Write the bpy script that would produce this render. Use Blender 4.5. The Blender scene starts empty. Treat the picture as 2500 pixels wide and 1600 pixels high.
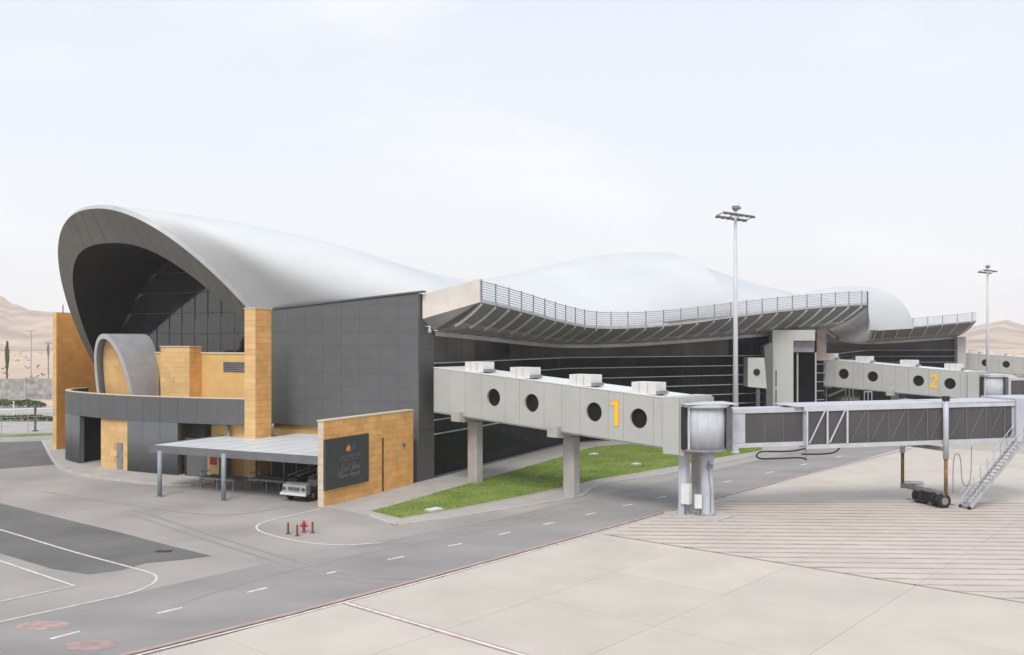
import bpy, math, random
from mathutils import Vector, Matrix, noise
random.seed(7)
R = math.radians
sc = bpy.context.scene
COL = sc.collection

# ------------------------------------------------------------------ camera
F, YH, CX, CAMH = 2272.0, 833.0, 1250.0, 10.5      # metres and photo pixels used to derive real positions
cam_d = bpy.data.cameras.new('camera'); cam = bpy.data.objects.new('camera', cam_d); COL.objects.link(cam)
cam.location = (0, 0, CAMH); cam.rotation_euler = (R(90), 0, 0)
cam_d.sensor_width = 36; cam_d.lens = 36*F/2500; cam_d.shift_y = 33/2500
cam_d.clip_end = 9000; cam_d.clip_start = .3
sc.camera = cam
# ------------------------------------------------------------------ sky and sun
SUN_EL, SUN_AZ = R(50), R(193)          # azimuth clockwise from +Y
world = bpy.data.worlds.new('World'); sc.world = world; world.use_nodes = True
nt = world.node_tree; nt.nodes.clear()
wo = nt.nodes.new('ShaderNodeOutputWorld'); bg = nt.nodes.new('ShaderNodeBackground')
sky = nt.nodes.new('ShaderNodeTexSky'); sky.sky_type = 'NISHITA'; sky.sun_disc = False
sky.sun_elevation = SUN_EL; sky.sun_rotation = SUN_AZ; sky.dust_density = 4; sky.air_density = 1
mx = nt.nodes.new('ShaderNodeMix'); mx.data_type = 'RGBA'; mx.inputs[0].default_value = .93
geo = nt.nodes.new('ShaderNodeTexCoord'); sep = nt.nodes.new('ShaderNodeSeparateXYZ')
ramp = nt.nodes.new('ShaderNodeValToRGB')
el = ramp.color_ramp.elements
el[0].position = 0; el[0].color = (.90, .895, .89, 1)
el[1].position = .42; el[1].color = (.785, .84, .94, 1)
e2 = el.new(.14); e2.color = (.87, .905, .96, 1)
scl = nt.nodes.new('ShaderNodeVectorMath'); scl.operation = 'SCALE'; scl.inputs['Scale'].default_value = 8.45
noi = nt.nodes.new('ShaderNodeTexNoise'); noi.inputs['Scale'].default_value = 3.1; noi.inputs['Detail'].default_value = 3
mp = nt.nodes.new('ShaderNodeMapping'); mp.inputs['Scale'].default_value = (1, 1, 2.6)
cr = nt.nodes.new('ShaderNodeValToRGB'); cr.color_ramp.elements[0].position = .50; cr.color_ramp.elements[1].position = .74
cr.color_ramp.elements[0].color = (0, 0, 0, 1); cr.color_ramp.elements[1].color = (.85, .85, .85, 1)
cm = nt.nodes.new('ShaderNodeMix'); cm.data_type = 'RGBA'; cm.inputs[7].default_value = (.965, .975, .99, 1)
L_ = nt.links.new
L_(geo.outputs['Generated'], sep.inputs[0]); L_(sep.outputs['Z'], ramp.inputs[0])
L_(geo.outputs['Generated'], mp.inputs[0]); L_(mp.outputs[0], noi.inputs['Vector']); L_(noi.outputs[0], cr.inputs[0])
L_(cr.outputs[0], cm.inputs[0]); L_(ramp.outputs[0], cm.inputs[6]); L_(cm.outputs[2], scl.inputs[0])
L_(sky.outputs[0], mx.inputs[6]); L_(scl.outputs[0], mx.inputs[7]); L_(mx.outputs[2], bg.inputs[0])
bg.inputs[1].default_value = .1; L_(bg.outputs[0], wo.inputs[0])
sd = bpy.data.lights.new('sun', 'SUN'); sun = bpy.data.objects.new('sun', sd); COL.objects.link(sun)
sd.energy = 1.95; sd.angle = R(24); sd.color = (1, .955, .89)
sdir = Vector((math.sin(SUN_AZ)*math.cos(SUN_EL), math.cos(SUN_AZ)*math.cos(SUN_EL), math.sin(SUN_EL)))
sun.rotation_euler = sdir.to_track_quat('Z', 'Y').to_euler(); sun.location = (0, 0, 60)
sc.view_settings.view_transform = 'Standard'; sc.view_settings.look = 'None'
sc.view_settings.exposure = .36; sc.view_settings.gamma = 1; sc.view_settings.use_curve_mapping = False
sc.render.engine = 'CYCLES'
sc.cycles.volume_bounces = 2; sc.cycles.max_bounces = 6

# ------------------------------------------------------------------ frames of the place
KX, KY = -6.9, 68.75                     # near corner of the west wing; t runs west along its front, a runs along the terminal
def LW(t, a, z=0.0): return Vector((KX - .895*t + .445*a, KY + .445*t + .895*a, z))
UA = Vector((.445, .895, 0)); UT = Vector((-.895, .445, 0))
def G(px, py, z=0.0):                    # ground position that the photo shows at a pixel
    Y = (CAMH - z)*F/(py - YH); return Vector(((px - CX)/F*Y, Y, z))
def PY(px, Y, z): return Vector(((px - CX)/F*Y, Y, z))

# ------------------------------------------------------------------ materials
def mat(name, col, rough=.6, var=.08, scale=1.5, bump=0, bscale=20, metal=0, spec=.5, col2=None, detail=4, stretch=None, cov=.5):
    m = bpy.data.materials.new(name); m.use_nodes = True; n = m.node_tree; b = n.nodes['Principled BSDF']
    b.inputs['Roughness'].default_value = rough; b.inputs['Metallic'].default_value = metal
    b.inputs['Specular IOR Level'].default_value = spec
    tc = n.nodes.new('ShaderNodeNewGeometry')
    no = n.nodes.new('ShaderNodeTexNoise'); no.inputs['Scale'].default_value = scale; no.inputs['Detail'].default_value = detail
    src = tc.outputs['Position']
    if stretch:
        mpn = n.nodes.new('ShaderNodeMapping'); mpn.inputs['Scale'].default_value = stretch
        n.links.new(src, mpn.inputs[0]); src = mpn.outputs[0]
    n.links.new(src, no.inputs['Vector'])
    ra = n.nodes.new('ShaderNodeValToRGB')
    c2 = col2 or tuple(max(0, c*(1 + 2.2*var)) for c in col)
    c1 = col if col2 else tuple(max(0, c*(1 - 2.2*var)) for c in col)
    ra.color_ramp.elements[0].position = cov - .2; ra.color_ramp.elements[0].color = (*c1, 1)
    ra.color_ramp.elements[1].position = cov + .2; ra.color_ramp.elements[1].color = (*c2, 1)
    n.links.new(no.outputs[0], ra.inputs[0])
    # small change of tone from piece to piece
    oi = n.nodes.new('ShaderNodeObjectInfo'); mr = n.nodes.new('ShaderNodeMapRange')
    mr.inputs['To Min'].default_value = 1 - var*.9; mr.inputs['To Max'].default_value = 1 + var*.9
    n.links.new(oi.outputs['Random'], mr.inputs[0])
    vm = n.nodes.new('ShaderNodeVectorMath'); vm.operation = 'SCALE'
    n.links.new(ra.outputs[0], vm.inputs[0]); n.links.new(mr.outputs[0], vm.inputs['Scale'])
    n.links.new(vm.outputs[0], b.inputs['Base Color'])
    if bump:
        nb = n.nodes.new('ShaderNodeTexNoise'); nb.inputs['Scale'].default_value = bscale; nb.inputs['Detail'].default_value = 5
        n.links.new(tc.outputs['Position'], nb.inputs['Vector'])
        bp = n.nodes.new('ShaderNodeBump'); bp.inputs['Strength'].default_value = bump; bp.inputs['Distance'].default_value = .03
        n.links.new(nb.outputs[0], bp.inputs['Height']); n.links.new(bp.outputs[0], b.inputs['Normal'])
    return m
M = dict(
 concrete=mat('apron_concrete', (.495, .452, .402), .9, .035, .30, .2, 30, detail=12),
 joint=mat('joint_seal', (.41, .372, .34), .9, .05),
 asphalt=mat('worn_asphalt', (.28, .268, .258), .9, .075, .22, .3, 60, stretch=(.6, 1.2, 1), detail=12),
 yard=mat('dusty_asphalt', (.315, .292, .272), .9, .08, .16, .3, 60, detail=12),
 tyre=mat('tyre_rubber_trace', (.265, .25, .238), .9, .08, .8, detail=12, col2=(.305, .29, .275)),
 fresh=mat('fresh_asphalt', (.13, .125, .12), .9, .08, .3, .3, 60, detail=12),
 pave=mat('pavement', (.37, .345, .32), .85, .04, .6, .2, 40),
 kerb=mat('kerb_stone', (.44, .42, .39), .8, .05, 2, .1),
 white=mat('road_paint', (.60, .585, .56), .7, .10, 3),
 pink=mat('red_road_paint', (.39, .235, .22), .8, .12, 1.5),
 pinkpale=mat('faded_red_paint', (.46, .365, .335), .8, .09, 1.2),
 redmark=mat('faded_red_marking', (.36, .25, .24), .8, .10, 2),
 sand=mat('desert_sand', (.62, .49, .36), .95, .06, .01, .2, .4, col2=(.48, .35, .27), detail=8),
 hill=mat('hill_rock', (.27, .20, .165), .95, .1, .012, 1, .05, col2=(.62, .48, .36), detail=10),
 grass=mat('grass_turf', (.095, .165, .02), .9, .1, .35, .5, 8, col2=(.22, .26, .06), detail=8),
 blade=mat('grass_blades', (.105, .19, .02), .8, .1, .4, col2=(.27, .33, .07), detail=8),
 leaf=mat('hedge_leaves', (.06, .09, .03), .8, .1, 1, col2=(.13, .16, .07)),
 palm=mat('palm_fronds', (.09, .09, .04), .8, .1, 2),
 bark=mat('palm_bark', (.16, .08, .055), .9, .1, 3, .5),
 dark=mat('anthracite_cladding', (.105, .108, .112), .55, .025, .8, .05, 8),
 darkfin=mat('shade_dark_cladding', (.078, .077, .074), .6, .03, .8),  # darker copy of the anthracite; shade of the right-facing fin put in colour
 lining=mat('shade_black_lining', (.022, .021, .018), .7, .1, .6),  # near-black: shade of vault, bay and recesses put in colour; also backs glazing
 soffit=mat('arch_soffit_cladding', (.145, .142, .13), .5, .05, .5, .05, 6),
 stone=mat('sandstone', (.66, .325, .09), .85, .10, 1.3, .25, 12, col2=(.76, .44, .17)),  # for right-facing walls; their shade is put into the deeper tone
 stonep=mat('lit_sandstone', (.62, .39, .17), .8, .09, 1.2, .25, 12, col2=(.66, .44, .20)),  # paler copy for front faces; the sunlight on them put in colour
 render=mat('ochre_render', (.64, .41, .155), .8, .03, 1),
 stoned=mat('shade_brown_sandstone', (.62, .275, .06), .85, .08, 1.0, .3, 10, col2=(.70, .34, .095)),  # partly another stone, partly the arch's shade put into the colour
 cope=mat('stone_coping', (.60, .50, .38), .8, .04, 2),
 mortar=mat('stone_joints', (.56, .30, .10), .9, .05),
 roofw=mat('white_roof_membrane', (.525, .548, .562), .85, .03, .10, .05, 2, detail=8, spec=.15),
 rim=mat('roof_rim_metal', (.40, .41, .43), .4, .04, 1),
 dsoff=mat('dark_outer_soffit', (.15, .147, .145), .5, .06, .5, spec=.4),
 silver=mat('silver_soffit_metal', (.33, .32, .31), .38, .08, .5, .06, 3, metal=.25),
 ribs=mat('pale_rib_metal', (.55, .54, .53), .4, .06, 2, metal=.2),
 rail=mat('galvanised_rail', (.42, .425, .46), .4, .08, 2, metal=.3),
 beige=mat('beige_fascia', (.60, .56, .51), .7, .05, .8),
 glass=mat('dark_glass', (.010, .012, .013), .06, .25, .3, spec=.30),
 glassarch=mat('arch_glass', (.045, .045, .049), .07, .12, .25, spec=1.0),
 glassb=mat('facade_glass', (.009, .0105, .011), .10, .3, .15, spec=.08),
 glassbr=mat('brown_reflection_glass', (.045, .040, .036), .15, .2, .25, spec=.15),  # brown reflection put into the base colour of the glass
 glasst=mat('tunnel_glass', (.078, .076, .08), .14, .05, .6, spec=.35),
 fin=mat('pale_facade_fin', (.36, .37, .36), .5, .05),
 brid=mat('walkway_cladding', (.435, .44, .42), .5, .022, .6, .02, 4),
 conc=mat('column_concrete', (.40, .375, .36), .8, .05, 1.2, .2, 15),
 acw=mat('white_unit_casing', (.66, .665, .66), .5, .03, 2),
 wht=mat('white_bridge_paint', (.48, .50, .535), .7, .04, 1.5, .02, 5),
 lilac=mat('pale_grey_steel', (.46, .47, .53), .45, .04, 1.2),
 mast=mat('mast_steel', (.52, .53, .57), .45, .03, .6),
 dgrey=mat('dark_grey_steel', (.10, .10, .105), .5, .1, 2),
 mgrey=mat('mid_grey_steel', (.22, .22, .23), .5, .08, 2),
 black=mat('black_rubber', (.014, .014, .014), .7, .1, 4),
 rust=mat('rusty_steel', (.16, .075, .035), .7, .2, 3, col2=(.27, .15, .05)),
 yellow=mat('yellow_numeral', (.85, .53, .02), .6, .02),
 orange=mat('orange_trim', (.75, .22, .02), .6, .02),
 blue=mat('emblem_blue', (.03, .06, .22), .6, .02),
 sign=mat('sign_slate', (.040, .044, .042), .45, .08, 2),
 letter=mat('sign_lettering', (.125, .12, .145), .5, .04),
 canw=mat('canopy_white_sheet', (.58, .60, .62), .5, .025, .6),
 cang=mat('canopy_fascia_grey', (.145, .15, .158), .5, .04),
 post=mat('blue_grey_column', (.24, .27, .31), .45, .05),
 red=mat('hydrant_red', (.38, .03, .03), .45, .08, 4),
 dred=mat('dark_red_post', (.17, .045, .035), .6, .1, 4),
 wallg=mat('grey_block_wall', (.30, .30, .30), .9, .14, 1.2, .3, 5),
 green=mat('green_paint', (.05, .14, .10), .6, .05),
 pier=mat('weathered_pier_stone', (.34, .265, .225), .8, .08, .8, .2, 6),
 doorm=mat('grey_door', (.21, .215, .23), .5, .05),
)
for n_ in ('glassb', 'glass', 'glasst'):
    pass

# ------------------------------------------------------------------ mesh helpers
WLOC = {}
def link(o, parent, loc):
    COL.objects.link(o)
    WLOC[o.name] = Vector(loc)
    if parent is not None:
        o.parent = parent; o.location = Vector(loc) - WLOC[parent.name]
    else: o.location = loc
    return o
def thing(name, label, cat, loc, group=None):
    o = bpy.data.objects.new(name, None); o.empty_display_size = .5
    link(o, None, loc); o['label'] = label; o['category'] = cat
    if group: o['group'] = group
    return o
def tag(o, label=None, cat=None, group=None, kind=None):
    if label: o['label'] = label
    if cat: o['category'] = cat
    if group: o['group'] = group
    if kind: o['kind'] = kind
    return o
class MB:
    def __init__(s): s.v = []; s.f = []; s.sm = False
    def add(s, vs, fs):
        n = len(s.v); s.v += [Vector(v) for v in vs]; s.f += [tuple(i + n for i in f) for f in fs]; return s
    def hexa(s, b, t):      # bottom 4 (ccw seen from above), top 4
        return s.add(list(b) + list(t), [(3, 2, 1, 0), (4, 5, 6, 7), (0, 1, 5, 4), (1, 2, 6, 5), (2, 3, 7, 6), (3, 0, 4, 7)])
    def box(s, c, size, ax=Vector((1, 0, 0)), ay=None):
        ax = Vector(ax).normalized(); az = Vector((0, 0, 1))
        if ay is None: ay = az.cross(ax).normalized()
        else: az = ax.cross(ay).normalized()
        c = Vector(c); x = ax*size[0]/2; y = ay*size[1]/2; z = az*size[2]/2
        return s.hexa([c-x-y-z, c+x-y-z, c+x+y-z, c-x+y-z], [c-x-y+z, c+x-y+z, c+x+y+z, c-x+y+z])
    def bar(s, a, b, w, h=None):
        a = Vector(a); b = Vector(b); d = b - a; L = d.length
        if L < 1e-6: return s
        d = d/L; up = Vector((0, 0, 1)) if abs(d.z) < .95 else Vector((1, 0, 0))
        sd_ = d.cross(up).normalized(); u2 = sd_.cross(d).normalized(); h = h or w
        x = sd_*w/2; y = u2*h/2
        return s.hexa([a-x-y, a+x-y, a+x+y, a-x+y][::-1], [b-x-y, b+x-y, b+x+y, b-x+y][::-1])
    def tube(s, pts, r, n=8, cap=True, r2=None):
        pts = [Vector(p) for p in pts]; k = len(pts); base = len(s.v); ref = None
        for i, p in enumerate(pts):
            d = (pts[min(i+1, k-1)] - pts[max(i-1, 0)]).normalized()
            if ref is None: ref = d.orthogonal().normalized()
            ref = (ref - d*ref.dot(d)).normalized(); q = d.cross(ref)
            rr = r if r2 is None else r + (r2 - r)*i/(k - 1)
            for j in range(n):
                a = 2*math.pi*j/n; s.v.append(p + (ref*math.cos(a) + q*math.sin(a))*rr)
        for i in range(k - 1):
            for j in range(n):
                s.f.append((base+i*n+j, base+i*n+(j+1) % n, base+(i+1)*n+(j+1) % n, base+(i+1)*n+j))
        if cap:
            s.f.append(tuple(base+j for j in range(n))[::-1]); s.f.append(tuple(base+(k-1)*n+j for j in range(n)))
        return s
    def lathe(s, c, prof, n=20, axis=Vector((0, 0, 1))):
        axis = Vector(axis).normalized(); a1 = axis.orthogonal().normalized(); a2 = axis.cross(a1); c = Vector(c); base = len(s.v)
        for (r, h) in prof:
            for j in range(n):
                a = 2*math.pi*j/n; s.v.append(c + axis*h + (a1*math.cos(a) + a2*math.sin(a))*r)
        for i in range(len(prof)-1):
            for j in range(n): s.f.append((base+i*n+j, base+i*n+(j+1) % n, base+(i+1)*n+(j+1) % n, base+(i+1)*n+j))
        s.f.append(tuple(base+j for j in range(n))[::-1]); s.f.append(tuple(base+(len(prof)-1)*n+j for j in range(n)))
        return s
    def prism(s, poly, z0, z1):    # poly of (x,y)
        n = len(poly); b = [Vector((p[0], p[1], z0)) for p in poly]; t = [Vector((p[0], p[1], z1)) for p in poly]
        ar = sum(poly[i][0]*poly[(i+1) % n][1] - poly[(i+1) % n][0]*poly[i][1] for i in range(n))
        if ar < 0: b.reverse(); t.reverse()
        return s.add(b + t, [tuple(range(n))[::-1], tuple(range(n, 2*n))] + [(i, (i+1) % n, n+(i+1) % n, n+i) for i in range(n)])
    def slab(s, poly3, th):        # polygon in any plane, extruded by vector th
        n = len(poly3); p = [Vector(q) for q in poly3]; th = Vector(th)
        return s.add(p + [q + th for q in p], [tuple(range(n))[::-1], tuple(range(n, 2*n))] + [(i, (i+1) % n, n+(i+1) % n, n+i) for i in range(n)])
    def grid(s, rows):
        base = len(s.v); nr = len(rows); nc = len(rows[0])
        for r_ in rows: s.v += [Vector(p) for p in r_]
        for i in range(nr-1):
            for j in range(nc-1): s.f.append((base+i*nc+j, base+i*nc+j+1, base+(i+1)*nc+j+1, base+(i+1)*nc+j))
        return s
    def build(s, name, m, parent=None, smooth=False, loc=None, kind=None):
        if loc is None:
            n = len(s.v); lo = Vector((min(v.x for v in s.v), min(v.y for v in s.v), min(v.z for v in s.v)))
            hi = Vector((max(v.x for v in s.v), max(v.y for v in s.v), max(v.z for v in s.v)))
            loc = Vector(((lo.x+hi.x)/2, (lo.y+hi.y)/2, lo.z))
        loc = Vector(loc)
        me = bpy.data.meshes.new(name); me.from_pydata([v - loc for v in s.v], [], s.f); me.validate()
        import bmesh
        bm = bmesh.new(); bm.from_mesh(me); bmesh.ops.recalc_face_normals(bm, faces=bm.faces); bm.to_mesh(me); bm.free()
        me.materials.append(m)
        if smooth:
            for p in me.polygons: p.use_smooth = True
        o = bpy.data.objects.new(name, me); link(o, parent, loc)
        if kind: o['kind'] = kind
        return o
def box(name, m, parent, c, size, ax=(1, 0, 0)): return MB().box(c, size, ax).build(name, m, parent)
PM = {}
def piece(name, m, parent, origin, rotz, w, h, th, hs=None):
    """one cladding piece: lower left corner at origin, running along local x, proud of the wall by th (towards local -y)"""
    hl, hr = hs if hs else (h, h)
    key = (name, m.name, round(w, 3), round(hl, 3), round(hr, 3), th)
    if key not in PM:
        b = .003; mb = MB()
        mb.hexa([(0, 0, 0), (w, 0, 0), (w, 0, hr), (0, 0, hl)], [(b, -th, b), (w-b, -th, b), (w-b, -th, hr-b), (b, -th, hl-b)])
        me = bpy.data.meshes.new(name); me.from_pydata(mb.v, [], mb.f)
        import bmesh
        bm = bmesh.new(); bm.from_mesh(me); bmesh.ops.recalc_face_normals(bm, faces=bm.faces); bm.to_mesh(me); bm.free()
        me.materials.append(m); PM[key] = me
    o = bpy.data.objects.new(name, PM[key]); link(o, parent, origin); o.rotation_euler = (0, 0, rotz); return o
def clad(name, m, parent, p0, p1, z0, z1, tw, th_, proud=.03, bond=True, gap=.02, skip=None, ztop=None, jitter=.008):
    """covers the wall line p0->p1 (outer side on its right) with single pieces"""
    p0 = Vector(p0); p1 = Vector(p1); d = p1 - p0; d.z = 0; Ln = d.length; d.normalize(); rz = math.atan2(d.y, d.x)
    nor = Vector((d.y, -d.x, 0))
    nr = max(1, round((z1 - z0)/th_)); hh = (z1 - z0)/nr; nc = max(1, round(Ln/tw)); ww = Ln/nc
    for r_ in range(nr):
        cuts = [0] + [ww*(k + (.5 if bond and r_ % 2 else 0)) for k in range(nc + 1)] + [Ln]
        cuts = sorted(set(round(c, 4) for c in cuts if -1e-6 <= c <= Ln + 1e-6))
        for a_, b_ in zip(cuts, cuts[1:]):
            if b_ - a_ < .05: continue
            za, zb = z0 + r_*hh, z0 + (r_+1)*hh
            if skip and skip((a_+b_)/2, (za+zb)/2): continue
            hs = None
            if ztop:
                ta, tb = ztop(a_), ztop(b_)
                ha = min(zb, ta) - za - gap; hb = min(zb, tb) - za - gap
                if min(ha, hb) < .04: 
                    if max(ha, hb) < .1: continue
                    ha = max(ha, .03); hb = max(hb, .03)
                if abs(ha - (hh-gap)) > .01 or abs(hb - (hh-gap)) > .01: hs = (ha, hb)
            o_ = p0 + d*(a_ + gap/2) + nor*(random.random()*jitter*.5); o_.z = za + gap/2
            piece(name, m, parent, o_, rz, b_ - a_ - gap, hh - gap, proud, hs)
def chaikin(p, n=2):
    for _ in range(n):
        q = [p[0]]
        for a, b in zip(p, p[1:]): q += [a*.75 + b*.25, a*.25 + b*.75]
        q.append(p[-1]); p = q
    return p
def interp(x, xs, ys):
    if x <= xs[0]: return ys[0]
    for i in range(len(xs)-1):
        if x <= xs[i+1]: return ys[i] + (ys[i+1]-ys[i])*(x-xs[i])/(xs[i+1]-xs[i])
    return ys[-1]
def smooth_interp(x, xs, ys):
    n = len(xs)
    if x <= xs[0]: return ys[0]
    if x >= xs[-1]: return ys[-1]
    i = max(k for k in range(n-1) if xs[k] <= x)
    def sl(k):
        if k == 0: return (ys[1]-ys[0])/(xs[1]-xs[0])
        if k == n-1: return (ys[-1]-ys[-2])/(xs[-1]-xs[-2])
        return (ys[k+1]-ys[k-1])/(xs[k+1]-xs[k-1])
    h = xs[i+1]-xs[i]; u = (x-xs[i])/h
    return (2*u**3-3*u*u+1)*ys[i] + (u**3-2*u*u+u)*h*sl(i) + (-2*u**3+3*u*u)*ys[i+1] + (u**3-u*u)*h*sl(i+1)
def copy_tree(o, parent=None):
    c = o.copy(); COL.objects.link(c)
    if parent is not None: c.parent = parent
    for ch in list(o.children): copy_tree(ch, c)
    return c

# ================================================================== SETTING
def sheet(name, m, pts, z, parent=None):
    mb = MB(); mb.add([(p[0], p[1], z) for p in pts], [tuple(range(len(pts)))])
    return tag(mb.build(name, m, parent), kind='structure')
def gp(*pp): return [G(*p) for p in pp]
sheet('desert_ground', M['sand'], [(-3000, -200), (3000, -200), (3000, 3600), (-3000, 3600)], -.03)
# asphalt yard and road: one sheet
sheet('yard', M['yard'], [(-75, 10), (150, 10), (260, 330), (-120, 330), (-150, 60)] and [(-90, 8), (60, 8), (260, 200), (260, 240), (-43, 110), (-90, 98)], 0)
RD = Vector((.655, .756, 0)).normalized()
road_edge = [G(-200, 1728), G(312, 1600), G(831, 1470), G(1455, 1299), G(1756, 1214), G(2192, 1103), G(2600, 1000.0)]
road_far = [G(0, 1519), G(208, 1474), G(316, 1451), G(700, 1365), G(1000, 1308), G(1200, 1268), G(1450, 1213), G(1700, 1157), G(1850, 1123), G(2200, 1045), G(2500, 985)]
sheet('road', M['asphalt'], [*road_edge, *road_far[::-1]], .004)
# apron, with single slabs in the part the photo resolves
sheet('apron', M['joint'], [*road_edge, (300, 160), (120, 8), (-20, 8)], .008)
apron = bpy.data.objects['apron']
def inside(p, poly):
    c = False; n = len(poly)
    for i in range(n):
        a, b = poly[i], poly[(i+1) % n]
        if (a[1] > p[1]) != (b[1] > p[1]) and p[0] < (b[0]-a[0])*(p[1]-a[1])/(b[1]-a[1]) + a[0]: c = not c
    return c
ap_poly = [*[(v.x, v.y) for v in road_edge], (300, 160), (120, 8), (-20, 8)]
def clip_half(poly, a, b):               # keep what lies right of a->b
    out = []; d = (b[0]-a[0], b[1]-a[1]); s_ = lambda p: d[0]*(p[1]-a[1]) - d[1]*(p[0]-a[0])
    for i in range(len(poly)):
        p, q = poly[i], poly[(i+1) % len(poly)]; sp, sq = s_(p), s_(q)
        if sp <= 0: out.append(p)
        if sp*sq < 0:
            u = sp/(sp-sq); out.append((p[0]+(q[0]-p[0])*u, p[1]+(q[1]-p[1])*u))
    return out
# slab grid: x' along the road, y' across; origin where the pink stop line leaves the road edge
O0 = G(831, 1470); XD = (G(1455, 1299) - O0).normalized(); YD = (G(1270, 1600) - O0).normalized()
SX, SY = 5.6, 5.6; cnt = 0
SLM = {}
for i in range(-4, 13):
    for j in range(0, 12):
        quad = []
        for (a_, b_) in ((0, 0), (1, 0), (1, 1), (0, 1)):
            quad.append(O0 + XD*(SX*i + (SX - .018)*a_) + YD*(.22 + SY*j + (SY - .018)*b_))
        c = sum((q for q in quad), Vector())/4
        if c.y < 20 or c.y > 115 or abs(c.x/c.y) > .72: continue
        q2 = [(q.x, q.y) for q in quad]
        for e in range(3): 
            A_, B_ = road_edge[e+1], road_edge[e+2]
            off = Vector((A_.y-B_.y, B_.x-A_.x, 0)).normalized()*-.18
            q2 = clip_half(q2, A_+off, B_+off) if e >= 0 and (c - A_).dot((B_-A_).normalized()) > -6 and (c - B_).dot((B_-A_).normalized()) < 6 else q2
            if len(q2) < 3: break
        if len(q2) < 3: continue
        mb = MB().prism(q2, .0, .030 + random.random()*.003); mb.build('slab', M['concrete'], apron); cnt += 1
# far apron beyond the slabs
PZ = .040
def strip(name, pts, w, m, z=PZ, th=.004, closed=False):
    pts = [Vector(p) for p in pts]; n = len(pts); l_, r_ = [], []
    for i, p in enumerate(pts):
        d = (pts[min(i+1, n-1)] - pts[max(i-1, 0)]); d.z = 0; d.normalize(); s_ = Vector((-d.y, d.x, 0))*w/2
        l_.append(Vector((p.x+s_.x, p.y+s_.y, z))); r_.append(Vector((p.x-s_.x, p.y-s_.y, z)))
    mb = MB().grid([l_, r_]); return tag(mb.build(name, m), kind='structure')
far_poly = [tuple((O0 + XD*SX*13 + YD*.2)[:2])]
edge_fine = chaikin(road_edge, 1)
nrm = lambda d: Vector((-d.y, d.x, 0))
strip('apron_edge_line', [p + Vector((.05, -.05, 0)) for p in edge_fine], .16, M['pink'], z=.05)
strip('apron_edge_line', [p + Vector((.24, -.26, 0)) for p in edge_fine], .16, M['white'], z=.05)
strip('apron_edge_line', [p + Vector((-.10, .12, 0)) for p in edge_fine], .10, M['pinkpale'], z=.012)
strip('stop_line', [O0 + YD*.3, O0 + YD*40], .15, M['white'])
strip('stop_line', [O0 + YD*.3 - XD*.14, O0 + YD*40 - XD*.14], .10, M['pink'], z=.044)
strip('stop_line', [O0 + YD*.3 + XD*.14, O0 + YD*40 + XD*.14], .08, M['pinkpale'], z=.044)
H0, H1 = G(1473, 1306), G(2500, 1474)
H1 = H0 + (H1 - H0)*1.6
strip('hatching_border', [H0, H1], .13, M['pink'], z=.044)
# parallel red hatch lines between road edge, border and the far stand line
mb = MB(); hd = (G(2400, 1400) - G(1700, 1393)); hd = Vector((hd.x, hd.y, 0)).normalized()
for k in range(0, 36):
    yy = 27 + k*.98
    A = Vector((0, yy, 0)); seg = []
    x = -5.0
    t0 = t1 = None
    while x < 60:
        P = Vector((x, yy + x*hd.y/hd.x, 0)); x += .25
        s1 = (H1-H0).x*(P-H0).y - (H1-H0).y*(P-H0).x            # >0: beyond the border line
        e_ok = False
        for e in range(len(road_edge)-1):
            a, b = road_edge[e], road_edge[e+1]
            if a.y <= P.y <= b.y or (P.y <= a.y and e == 0):
                xe = a.x + (b.x-a.x)*(P.y-a.y)/(b.y-a.y); e_ok = P.x > xe + .9
        if s1 > 0 and e_ok:
            if t0 is None: t0 = P
            t1 = P
    if t0 is not None and (t1-t0).length > 1:
        w = .085; n = Vector((-hd.y, hd.x, 0))*w*(1 + .3*random.random())
        mb.add([t0-n, t1-n, t1+n, t0+n], [(0, 1, 2, 3)])
for v in mb.v: v.z = .044
hatch = mb.build('apron_hatching', M['pinkpale']); hatch['kind'] = 'structure'
# dashes of the road centre line
dashes = [((-60, 1608), (0, 1592)), ((122.6, 1560.5), (195, 1541.8)), ((384, 1498), (444.5, 1484)), ((602, 1447), (652, 1435.4)), ((785, 1403), (831, 1394)), ((947, 1367), (987, 1358.6)), ((1093, 1334), (1127, 1327.5)),
          ((1218, 1306), (1246, 1299.6)), ((1327, 1281), (1355, 1275.5)), ((1430, 1257.5), (1453, 1252.6)), ((1520, 1236), (1545, 1231)), ((1604, 1216.5), (1626, 1212)), ((1684, 1197), (1703, 1193)), ((1766, 1178), (1785, 1174)), ((1868, 1156), (1888, 1152)), ((1955, 1136), (1972, 1132.5)), ((2040, 1117), (2055, 1114))]
mb = MB()
for a, b in dashes:
    A, B = G(*a), G(*b); d = (B-A).normalized(); n = Vector((-d.y, d.x, 0))*.075
    mb.add([A-n, B-n, B+n, A+n], [(0, 1, 2, 3)])
for v in mb.v: v.z = .008
mb.build('road_dashes', M['white'])['kind'] = 'structure'
# fresh asphalt patches
sheet('dark_asphalt', M['fresh'], gp((-300, 1180), (0, 1229), (125, 1260), (291, 1300), (415, 1333), (517, 1358), (457, 1366), (353, 1376), (300, 1392), (216, 1403), (125, 1389), (0, 1351), (-300, 1270)), .0085)
sheet('dark_asphalt', M['fresh'], gp((-400, 1088), (0, 1080), (103, 1077), (118, 1106), (133, 1135), (60, 1141), (-400, 1178)), .004)
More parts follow.
